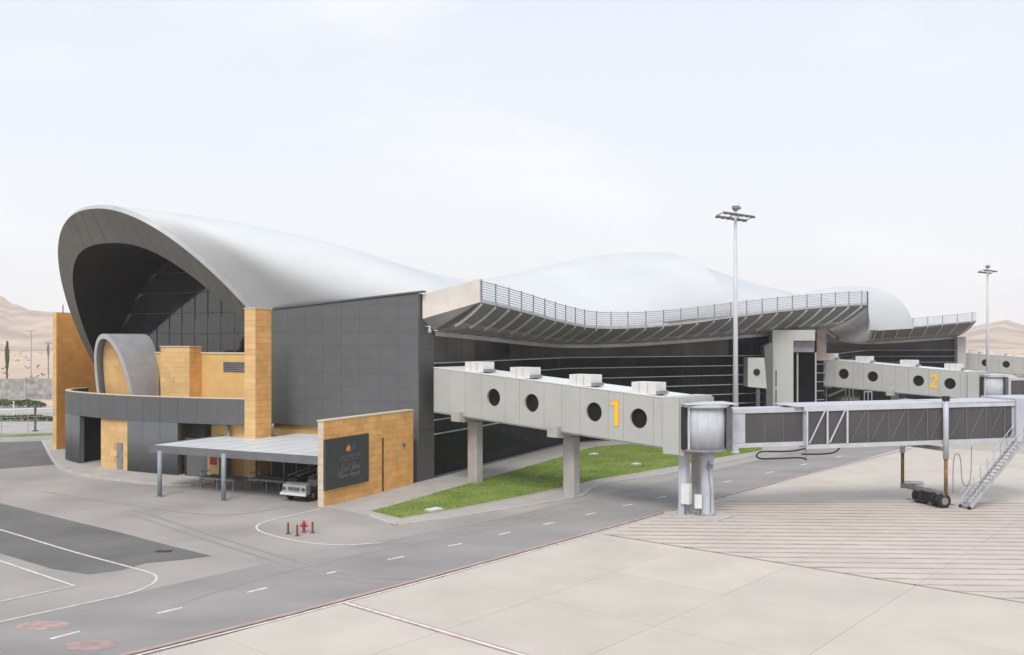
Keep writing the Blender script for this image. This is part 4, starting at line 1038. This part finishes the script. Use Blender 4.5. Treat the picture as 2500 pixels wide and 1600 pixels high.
MB().tube([z4(wb, .25) + Vector((-.75, 0, 0)), z4(wa, .25) + Vector((.65, -.1, 0))], .03, 6).build('safety_bar', M['dgrey'], pb)
# festoon cable and hose loops
def curve_pts(pp): return chaikin([Vector(p) for p in pp], 3)
fa = near + TD*.5
MB().tube(curve_pts([z4(fa, 1.0), z4(fa, 3.2), z4(fa + TD*.3, 3.5), z4(fa + TD*.55, 3.2), z4(fa + TD*.6, 1.6), z4(fa + TD*.95, 1.3), z4(fa + TD*1.25, 1.7), z4(fa + TD*1.3, 3.9)]), .028, 6).build('festoon_cable', M['mgrey'], pb, smooth=True)
MB().tube(curve_pts([TP(4.9, -.2, 3.9), TP(3.8, -.25, 3.72), TP(2.0, -.25, 3.83), TP(1.6, -.25, 3.65), TP(1.7, -.25, 3.36), TP(3.0, -.25, 3.34), TP(4.6, -.25, 3.36), TP(4.9, -.25, 3.2)]), .05, 8).build('hose', M['black'], pb, smooth=True)
MB().tube(curve_pts([TP(4.6, -.2, 3.55), TP(6.0, -.25, 3.5), TP(6.8, -.2, 3.56), TP(7.2, -.1, 3.85)]), .05, 8).build('hose', M['black'], pb, smooth=True)
MB().bar(TP(4.9, -.2, 3.2), TP(4.9, -.2, 3.9), .08).build('hose_bracket', M['mgrey'], pb)
# stairs to the ground
st_ = MB()
sa = G(2367, 1246); sdv = Vector((.985, .17, 0)).normalized(); sn = Vector((-sdv.y, sdv.x, 0)); Ls, Hs = 3.75, 4.15
stair = MB()
for n0 in (0, .85): stair.bar(sa + sn*n0 + Vector((0, 0, .1)), sa + sdv*Ls + sn*n0 + Vector((0, 0, Hs)), .05, .22)
stp = stair.build('stair_stringers', M['rail'], pb)
for k in range(20):
    u = (k+.5)/20; MB().box(sa + sdv*Ls*u + sn*.42 + Vector((0, 0, Hs*u+.06)), (.24, .84, .04), sdv).build('tread', M['rail'], stp)
for n0 in (-.02, .87):
    for hh in (.55, 1.0): MB().tube([sa + sn*n0 + Vector((0, 0, hh)), sa + sdv*Ls + sn*n0 + Vector((0, 0, Hs+hh))], .022, 6).build('handrail', M['rail'], stp)
    for k in range(9): 
        u = k/8; b_ = sa + sdv*Ls*u + sn*n0 + Vector((0, 0, Hs*u)); MB().bar(b_, b_ + Vector((0, 0, 1.0)), .03).build('baluster', M['rail'], stp)
for n0 in (0, .85): 
    q = sa + sn*n0; MB().lathe(z4(q, .12) - sn*.04, [(.12, 0), (.12, .08)], 12, axis=sn).build('castor', M['black'], stp)
sl = paved('equipment_plinth', gp((1622, 1255), (1690, 1244), (1800, 1260), (1748, 1277)), .10, m=M['kerb'])
p2 = copy_tree(pb); p2.location = pb.location + OFF2; p2['label'] = 'farther white telescopic boarding bridge at the end of walkway 2'
# ================================================================== GATE PORTAL on the glazed front
gt = thing('gate_portal', 'tall pale grey gate frame around dark glass beside walkway 2', 'portal', PY(1912, 107.5, 0))
def rect(name, m, x0, x1, y0, y1, Y, th, parent=gt):
    zf = lambda y: CAMH + (YH-y)*Y/F
    a, b = PY(x0, Y, 0), PY(x1, Y, 0)
    return MB().hexa([z4(a, max(0, zf(y1))), z4(b, max(0, zf(y1))), z4(b, max(0, zf(y1))) + Vector((0, th, 0)), z4(a, max(0, zf(y1))) + Vector((0, th, 0))], [z4(a, zf(y0)), z4(b, zf(y0)), z4(b, zf(y0)) + Vector((0, th, 0)), z4(a, zf(y0)) + Vector((0, th, 0))]).build(name, m, parent)
leg = rect('portal_leg', M['brid'], 1886, 1937, 806, 1100, 106.5, 2.4)
rect('lintel', M['brid'], 1937.2, 1990, 806, 832, 106.5, 2.4)
rect('inner_box', M['mgrey'], 1937.5, 1988, 833, 860, 107.3, 1.4)
rect('dark_glass', M['glassb'], 1937.5, 1992, 861, 1100, 107.9, .8)
for x in (1945.5, 1990): rect('mullion', M['fin'], x, x+3.4, 861, 1100, 107.6, .15)
for (a, b) in ((905, 945), (952, 1000)): rect('slot_window', M['dgrey'], 1893.5, 1896.5, a, b, 106.44, .05, leg)
ln = thing('side_gangway', 'short grey gangway end with one round window left of the gate portal', 'gangway', PY(1845, 104.5, 0))
zf = lambda y, Y: CAMH + (YH-y)*Y/F
a, b = PY(1826, 104.2, 0), PY(1866, 104.2, 0); c = PY(1872, 104.2, 0)
MB().slab([z4(a, zf(945, 104)), z4(c, zf(949, 104)), z4(b, zf(874, 104)), z4(a, zf(874, 104))], Vector((0, 2, 0))).build('body', M['brid'], ln)
MB().lathe(PY(1848, 104.1, zf(909, 104)), [(.36, 0), (.38, .06)], 20, axis=(0, 1, 0)).build('porthole', M['glass'], ln)
a, b = PY(1866, 104.8, 0), PY(1887, 104.8, 0)
MB().slab([z4(PY(1874, 104.8, 0), 0), z4(b, 0), z4(b, zf(836, 104.8)), z4(a, zf(846, 104.8))], Vector((0, 1.5, 0))).build('side_fin', M['dark'], ln)
MB().tube([PY(1850, 104.6, 0), PY(1850, 104.6, zf(949, 104))], .25, 10).build('column', M['dark'], ln)
# under walkway 2: service stair and door frames
sf = thing('service_stair', 'grey service stair running up beneath walkway 2', 'stair', PY(2060, 118, 0))
for dz in (0, 1.0): MB().bar(PY(2022, 117, zf(968, 117)+dz*1.3), PY(2072, 117, zf(945, 117)+dz*1.3), .12, .22 if dz == 0 else .1).build('stringer', M['fin'], sf)
for k in range(8): MB().box(PY(2024+6*k, 117.5, zf(967-2.7*k, 117)), (.3, 1.0, .05)).build('tread', M['mgrey'], sf)
for k in range(3): MB().bar(PY(2064+9*k, 119, 0), PY(2064+9*k, 119, 4.6), .16).build('post', M['mgrey'], sf)
df = thing('door_frame', 'pale double door frame standing in the dark front below walkway 2', 'door', PY(2120, 119.5, 0))
for x in (2110, 2119, 2128): MB().bar(PY(x, 119.5, 0), PY(x, 119.5, 4.0), .14).build('jamb', M['rail'], df)
MB().bar(PY(2109, 119.5, 4.0), PY(2129, 119.5, 4.0), .16).build('head', M['rail'], df)
MB().box(PY(2119, 119.7, 1.95), (.9, .06, 3.8)).build('door_leaf', M['glassb'], df)
# dark rail along the front right of walkway 2
# ================================================================== FLOODLIGHT MASTS
def mast(loc, h, label):
    m_ = thing('floodlight_mast', label, 'floodlight mast', loc, 'floodlight masts on the apron edge')
    MB().tube([Vector(loc), Vector(loc) + Vector((0, 0, h))], .29, 14, r2=.13).build('pole', M['mast'], m_, smooth=True)
    MB().lathe(Vector(loc), [(.45, 0), (.45, .12), (.3, .14), (.3, .5)], 12).build('base_flange', M['mast'], m_)
    t_ = Vector(loc) + Vector((0, 0, h-.9)); d = Vector((.76, .65, 0)).normalized(); n = Vector((-d.y, d.x, 0)); 
    fr = MB()
    for s_ in (-1, 1): fr.bar(t_ - d*2.35 + n*.4*s_ - Vector((0, 0, .13*s_)), t_ + d*2.35 + n*.4*s_ - Vector((0, 0, .13*s_)), .09, .12)
    for k in (-2.3, -.5, .5, 2.3): fr.bar(t_ + d*k - n*.4 + Vector((0, 0, .13)), t_ + d*k + n*.4 - Vector((0, 0, .13)), .07, .08)
    f_ = fr.build('head_frame', M['mgrey'], m_)
    for s_ in (-1, 1):
        for k in range(6):
            c = t_ + d*(-2.05+.82*k) + n*.47*s_ + Vector((0, 0, -.11-.13*s_)); MB().box(c, (.42, .30, .14), d).build('floodlight', M['dgrey'], m_)
    hb = Vector(loc) + Vector((0, 0, h-.35))
    MB().lathe(hb, [(.08, -.35), (.14, -.1), (.34, .15), (.34, .38), (.1, .42)], 12).build('winch_head', M['mgrey'], m_)
    MB().box(hb + d*.62 + Vector((0, 0, .25)), (.25, .2, .25), d).build('beacon', M['mgrey'], m_)
    MB().bar(hb + Vector((0, 0, .15)), hb + d*.62 + Vector((0, 0, .15)), .05).build('beacon_arm', M['mgrey'], m_)
    MB().tube([hb + d*.5, hb + d*.5 + Vector((0, 0, .95))], .02, 5).build('lightning_rod', M['rail'], m_)
    return m_
mast((20.75, 86.4, .1), 22.9, 'tall grey floodlight mast nearest, rising behind the white tunnel')
mast((76.4, 149.5, 0), 22.6, 'tall grey floodlight mast far off at the right edge')

# ================================================================== BOLLARDS AND HYDRANT
def bollard(p, label):
    b = thing('bollard', label, 'bollard', p, 'dark red posts around the hydrant')
    MB().lathe(p, [(.10, 0), (.10, .02), (.055, .03), (.055, .58), (.03, .62)], 12).build('post', M['dred'], b)
    MB().lathe(p + Vector((0, 0, .42)), [(.057, 0), (.058, .01), (.058, .08), (.057, .09)], 12).build('reflective_band', M['red'], b)
    MB().box(p + Vector((0, 0, .015)), (.22, .22, .03)).build('base_plate', M['dgrey'], b)
bollard(G(703.5, 1304), 'leftmost dark red post beside the hydrant')
bollard(G(725.6, 1309), 'dark red post just left of the hydrant, nearest the road')
bollard(G(763, 1301.5), 'dark red post right of the hydrant')
hp = G(742, 1300); hy = thing('fire_hydrant', 'bright red hydrant standing among the three posts', 'hydrant', hp)
MB().lathe(hp, [(.14, 0), (.14, .04), (.08, .06), (.08, .42), (.12, .44), (.12, .48), (.10, .56), (.04, .62), (.03, .68)], 14).build('barrel', M['red'], hy, smooth=False)
for s_ in (-1, 1): MB().lathe(hp + Vector((.07*s_, 0, .36)), [(.05, 0), (.05, .10*1), (.065, .1), (.065, .14)], 10, axis=(s_, 0, 0)).build('outlet', M['red'], hy)
MB().lathe(hp + Vector((0, -.07, .36)), [(.06, 0), (.06, .08), (.075, .08), (.075, .12)], 10, axis=(0, -1, 0)).build('outlet', M['red'], hy)

# ================================================================== GROUND BOXES
def gbox(px, py, w, label, m='kerb'):
    p = G(px, py, .12); p.z = .12
    o = thing('ground_box', label, 'ground box', p, 'concrete boxes in the grass')
    MB().box(p + Vector((0, 0, .06)), (w, w*.7, .12), RD).build('plinth', M[m], o); MB().box(p + Vector((0, 0, .14)), (w*.86, w*.58, .04), RD).build('lid', M['acw'], o)
gbox(1060, 1248, 1.0, 'largest pale concrete box near the tip of the grass')
gbox(1450, 1111, .8, 'small pale box on the far side of the lawn'); gbox(1553, 1136, .8, 'pale box in the middle of the lawn near the road')
dr = G(400, 1347); d_ = thing('drain_cover', 'small dark drain cover in the dark asphalt patch', 'drain', dr)
MB().box(z4(dr, .022), (.75, .4, .02)).build('frame', M['black'], d_)
for k in range(5): MB().box(z4(dr, .036) + Vector((-.28+.14*k, 0, 0)), (.05, .34, .012)).build('grate_bar', M['dgrey'], d_)

# ================================================================== EQUIPMENT UNDER THE CANOPY
# baggage conveyor truck parked facing out
bl = thing('belt_loader', 'white-fronted baggage belt loader parked under the canopy by the sign wall', 'vehicle', LW(2.6, -8.5))
def V(t_, a_, z): return LW(2.75 + t_, -8.7 + a_, z)     # t to the west, a into the bay
MB().box(V(.25, 1.0, .72), (1.9, 5.0, .34), UT).build('chassis', M['dgrey'], bl)
fr_ = MB().hexa([V(1.25, -1.75, .5), V(-.75, -1.75, .5), V(-.75, -1.35, .5), V(1.25, -1.35, .5)], [V(1.2, -1.7, 1.10), V(-.7, -1.7, 1.10), V(-.7, -1.2, 1.22), V(1.2, -1.2, 1.22)]).build('front_body', M['rail'], bl)
MB().box(V(.25, -1.82, .52), (2.1, .12, .16), UT).build('bumper', M['acw'], fr_)
for s_ in (-.55, 1.05): MB().lathe(V(s_, -1.79, .86), [(.11, 0), (.11, .06)], 12, axis=-UA).build('headlight', M['glasst'], fr_)
MB().box(V(.25, -1.78, .86), (.9, .05, .2), UT).build('grille', M['dgrey'], fr_)
for (t_, a_) in ((-.62, -1.0), (1.12, -1.0), (-.62, 2.4), (1.12, 2.4)):
    w_ = MB().lathe(V(t_, a_, .38) + UT*-.12, [(.22, 0), (.35, .02), (.38, .06), (.38, .18), (.35, .22), (.22, .24)], 18, axis=UT).build('wheel', M['black'], bl)
    MB().lathe(V(t_, a_, .38) + UT*-.13, [(.18, 0), (.18, .26)], 12, axis=UT).build('rim', M['mgrey'], w_)
cv = MB().hexa([V(1.1, -1.3, 1.30), V(.35, -1.3, 1.30), V(.35, 4.8, 2.05), V(1.1, 4.8, 2.05)], [V(1.1, -1.3, 1.45), V(.35, -1.3, 1.45), V(.35, 4.8, 2.2), V(1.1, 4.8, 2.2)]).build('conveyor', M['black'], bl)
for s_ in (.33, 1.12): MB().bar(V(s_, -1.3, 1.62), V(s_, 4.8, 2.35), .05, .05).build('side_rail', M['rail'], cv)
cbn = MB().hexa([V(-.05, -.9, .95), V(-.85, -.9, .95), V(-.85, .9, .95), V(-.05, .9, .95)], [V(-.05, -.7, 1.35), V(-.85, -.7, 1.35), V(-.85, .9, 1.35), V(-.05, .9, 1.35)]).build('driver_body', M['mgrey'], bl)
for t_ in (-.83, -.6, -.37, -.12): MB().bar(V(t_, .2, 1.35), V(t_, .2, 2.0), .05).build('guard_bar', M['wht'], cbn)
for z_ in (1.7, 2.0): MB().bar(V(-.85, .2, z_), V(-.08, .2, z_), .05).build('guard_bar', M['wht'], cbn)
MB().box(V(-.45, .0, 1.48), (.5, .5, .12), UT).build('seat', M['black'], cbn)
MB().box(V(-.45, .27, 1.75), (.5, .1, .5), UT).build('backrest', M['dgrey'], cbn)
tg = thing('baggage_tug', 'dark grey baggage tug standing deep in the bay behind the belt loader', 'vehicle', LW(5.4, -3.6))
def TQ(t_, a_, z): return LW(5.4 + t_, -3.8 + a_, z)
bd = MB().hexa([TQ(.75, -1.4, .35), TQ(-.75, -1.4, .35), TQ(-.75, 1.4, .35), TQ(.75, 1.4, .35)], [TQ(.7, -1.3, 1.0), TQ(-.7, -1.3, 1.0), TQ(-.7, 1.3, 1.1), TQ(.7, 1.3, 1.1)]).build('body', M['mgrey'], tg)
MB().hexa([TQ(.7, -.3, 1.85), TQ(-.7, -.3, 1.85), TQ(-.7, 1.2, 1.85), TQ(.7, 1.2, 1.85)], [TQ(.65, -.2, 1.95), TQ(-.65, -.2, 1.95), TQ(-.65, 1.1, 1.95), TQ(.65, 1.1, 1.95)]).build('roof', M['mgrey'], tg)
for (a, b) in ((.66, -.25), (-.66, -.25), (.66, 1.1), (-.66, 1.1)): MB().bar(TQ(a, b, 1.0), TQ(a, b, 1.86), .06).build('roof_post', M['dgrey'], tg)
MB().box(TQ(0, .6, 1.25), (.9, .15, .5), UT).build('backrest', M['black'], tg)
for (a, b) in ((.7, -.9), (-.7, -.9), (.7, .9), (-.7, .9)):
    w_ = MB().lathe(TQ(a, b, .32) - UT*.1, [(.2, 0), (.3, .02), (.32, .05), (.32, .15), (.3, .18), (.2, .2)], 16, axis=UT).build('wheel', M['black'], tg)
for k, (t_, a_, lb) in enumerate(((8.9, -5.2, 'dark roofed baggage cart behind the roller beds, left of the tug'), (6.3, -5.6, 'dark roofed baggage cart close behind the belt loader'))):
    bc = thing('baggage_cart', lb, 'cart', LW(t_, a_), 'dark baggage carts under the canopy')
    def Q(t2, a2, z): return LW(t_+t2, a_+a2, z)
    MB().box(Q(0, 0, .5), (2.3, 1.3, .14), UT).build('deck', M['dgrey'], bc)
    MB().box(Q(0, 0, 1.95), (2.4, 1.4, .06), UT).build('roof', M['dgrey'], bc)
    MB().box(Q(0, .62, 1.2), (2.2, .04, 1.3), UT).build('side_panel', M['black'], bc)
    for t2 in (-1.1, 0, 1.1): MB().bar(Q(t2, -.6, .57), Q(t2, -.6, 1.92), .05).build('post', M['mgrey'], bc)
    for t2 in (-.8, .8):
        for a2 in (-.5, .5): MB().lathe(Q(t2, a2, .2) - UA*.06, [(.12, 0), (.2, .02), (.2, .10), (.12, .12)], 14, axis=UA).build('wheel', M['black'], bc)
# empty baggage trailer / roller bed with legs
for k, (t_, a_, lb) in enumerate(((11.0, -8.4, 'grey steel roller bed on legs, leftmost under the canopy'), (7.4, -7.4, 'grey steel roller bed on legs behind the belt loader'))):
    rb = thing('roller_bed', lb, 'trailer', LW(t_, a_), 'steel roller beds under the canopy')
    def W(t2, a2, z): return LW(t_+t2, a_+a2, z)
    fr2 = MB()
    for s_ in (-.7, .7): fr2.bar(W(-1.6, s_, .78), W(1.6, s_, .78), .07, .14)
    for s_ in (-1.6, 1.6): fr2.bar(W(s_, -.7, .78), W(s_, .7, .78), .07, .14)
    fr2.build('frame', M['mgrey'], rb)
    for q in range(9): MB().tube([W(-1.4+.35*q, -.66, .83), W(-1.4+.35*q, .66, .83)], .05, 8).build('roller', M['mgrey'], rb)
    for s_ in (-1.5, 0, 1.5):
        for r_ in (-.66, .66): MB().bar(W(s_, r_, 0), W(s_, r_, .74), .07).build('leg', M['mgrey'], rb)
    MB().bar(W(1.6, 0, .75), W(2.3, 0, .35), .06).build('drawbar', M['dgrey'], rb)
    MB().tube([W(1.6, -.5, .85), W(1.75, -.5, 1.15), W(1.75, .5, 1.15), W(1.6, .5, .85)], .03, 6).build('handle', M['rail'], rb)

# ================================================================== WEST SIDE: wall, hedges, road, lamps, palms
def xpt(px, Y): return (px-CX)/F*Y
sheet('side_road', M['yard'], gp((-500, 1018), (140, 1008), (175, 1008), (175, 1018), (140, 1019), (-500, 1030)), -.012)
sheet('side_pavement', M['pave'], gp((-700, 996), (175, 990), (230, 1080), (103, 1077), (-700, 1092)), -.018)
sheet('side_road_line', M['white'], gp((-700, 1021), (0, 1019), (175, 1014), (175, 1017), (0, 1022), (-700, 1025)), .002)
sheet('side_road_line', M['white'], gp((-700, 1004), (0, 1000), (175, 994), (175, 996), (0, 1002), (-700, 1007)), .002)
sheet('verge', M['grass'], gp((-500, 1066), (20, 1063), (60, 1059), (175, 1057), (175, 1062), (60, 1067), (-500, 1074)), .002)
bw = thing('boundary_wall', 'long grey block wall with pale posts across the desert edge on the left', 'wall', (xpt(60, 168), 168, 0))
for k in range(-14, 6):
    x0 = xpt(62, 168) + k*5.0; 
    if x0 > xpt(215, 168): break
    for r_ in range(4): MB().box((x0+2.5, 168, .48+.93*r_), (4.7, .3, .9)).build('wall_panel', M['wallg'], bw)
    MB().box((x0, 167.95, 1.95), (.3, .42, 3.9)).build('post', M['conc'], bw)
def hedge(label, x0, x1, Y, h, d):
    mb = MB(); n = int((x1-x0)*d*90)
    for _ in range(n):
        x = random.uniform(x0, x1); e = min(1, (x1-x)/1.2); zt = h*(.75 + .25*noise.noise(Vector((x*.6, Y, 0))))*max(.3, e)**.5
        u = random.random()**.5; z = zt*u; y = Y + random.uniform(-.5, .5)*d*(1 - .45*(u**3)); s_ = .16
        a = Vector((random.uniform(-1, 1), random.uniform(-1, 1), random.uniform(-.6, .6))).normalized()*s_; b_ = a.orthogonal().normalized()*s_*.8
        c = Vector((x, y, z+.05)); mb.add([c-a, c+b_, c+a, c-b_], [(0, 1, 2, 3)])
    return tag(mb.build('hedge', M['leaf']), label, 'hedge', 'clipped hedges beyond the yard')
hedge('far grey-green clipped hedge below the block wall', xpt(-60, 148), xpt(106, 148), 148, 1.35, 2.2)
hedge('near low hedge strip behind the dark lamp post', xpt(-60, 124), xpt(150, 124), 122.5, .75, 1.6)
def post_(px, ybase, ytop, r, m, label, cat, name, head=None):
    Y = CAMH*F/(ybase-YH); h = (ybase-ytop)*Y/F; p = Vector((xpt(px, Y), Y, 0)); o = thing(name, label, cat, p)
    MB().tube([p, p + Vector((0, 0, h))], r, 8).build('pole', M[m], o); MB().box(p + Vector((0, 0, .05)), (r*4, r*4, .1)).build('base', M[m], o)
    if head: MB().box(p + Vector((0, 0, h)), head).build('lamp_head', M[m], o)
    return o
post_(86, 1053, 992, .13, 'dgrey', 'dark short lamp post on the pale pavement at left', 'lamp', 'lamp_post', (.4, .4, .25))
post_(33.5, 1020, 980, .09, 'acw', 'white thin post on the far kerb at left', 'post', 'marker_post')
post_(56, 975, 925, .10, 'rail', 'pale pole in front of the block wall, left one', 'pole', 'flag_pole')
post_(76, 975, 808, .10, 'rail', 'tall thin street lamp in front of the block wall', 'lamp', 'street_lamp', (1.8, .3, .15))
post_(118, 935, 838, .12, 'mgrey', 'distant grey pole beside the brown stone wall', 'pole', 'utility_pole', (1.6, .3, .25))
gr = thing('guard_rail', 'thin metal barrier with slim posts beyond the dark asphalt', 'barrier', G(50, 1078))
ga, gb = G(-200, 1086), G(131, 1070)
for k in range(6):
    p = ga.lerp(gb, k/5); MB().tube([p, p + Vector((0, 0, 2.4))], .035, 6).build('post', M['rail'], gr)
for z_ in (.6, 1.5, 2.4): MB().tube([z4(ga, z_), z4(gb, z_)], .02, 5).build('rail', M['rail'], gr)
def palm(px, Y, h, label):
    p = Vector((xpt(px, Y), Y, 0)); o = thing('palm_tree', label, 'palm tree', p, 'date palms beyond the block wall')
    pr = []
    for k in range(13): pr.append((.20 - .05*k/12 + (.03 if k % 2 else 0), h*.45*k/12))
    MB().lathe(p, pr, 10).build('trunk', M['bark'], o)
    mb = MB()
    for k in range(46):      # fronds tied upright, as after transplanting
        a = random.random()*6.28; r_ = random.uniform(.1, .42); z0 = h*(.42+.12*random.random()); z1 = h*random.uniform(.8, 1.0)
        c = Vector((math.cos(a), math.sin(a), 0)); pts = [p + c*.12 + Vector((0, 0, z0)), p + c*r_ + Vector((0, 0, (z0+z1)/2)), p + c*r_*random.uniform(.5, 1.5) + Vector((0, 0, z1))]
        s_ = Vector((-c.y, c.x, 0))*.09
        for q, q2 in zip(pts, pts[1:]): mb.add([q-s_, q+s_, q2+s_*.6, q2-s_*.6], [(0, 1, 2, 3)])
    mb.build('crown', M['palm'], o)
palm(17, 178, 10.6, 'brown-trunked palm with fronds tied upright at the far left')
palm(118, 300, 9.5, 'small distant palm next to the brown stone wall')
# scrub dots on the desert
mb = MB()
for _ in range(110):
    Y = random.uniform(200, 900); x = random.uniform(-.62, -.46)*Y if random.random() < .6 else random.uniform(.46, .6)*Y
    for k in range(5):
        c = Vector((x+random.uniform(-1, 1), Y+random.uniform(-1, 1), random.uniform(.2, 1.0))); a = Vector((random.uniform(-1, 1), random.uniform(-1, 1), random.uniform(-.5, .5))).normalized()*.4; b_ = a.orthogonal().normalized()*.3
        mb.add([c-a, c+b_, c+a, c-b_], [(0, 1, 2, 3)])
tag(mb.build('desert_scrub', M['palm']), 'sparse low scrub scattered over the desert plain', 'scrub', kind='stuff')

# ================================================================== HAZE
HZ = True
if HZ:
    hm = bpy.data.materials.new('air_haze'); hm.use_nodes = True; n = hm.node_tree; n.nodes.clear()
    ou = n.nodes.new('ShaderNodeOutputMaterial'); pv = n.nodes.new('ShaderNodeVolumePrincipled')
    pv.inputs['Color'].default_value = (.94, .965, 1, 1); pv.inputs['Density'].default_value = .00022; pv.inputs['Anisotropy'].default_value = .2
    n.links.new(pv.outputs[0], ou.inputs['Volume'])
    hz = MB().box((0, 1650, 69), (6400, 4300, 142)).build('haze', hm); hz['kind'] = 'stuff'
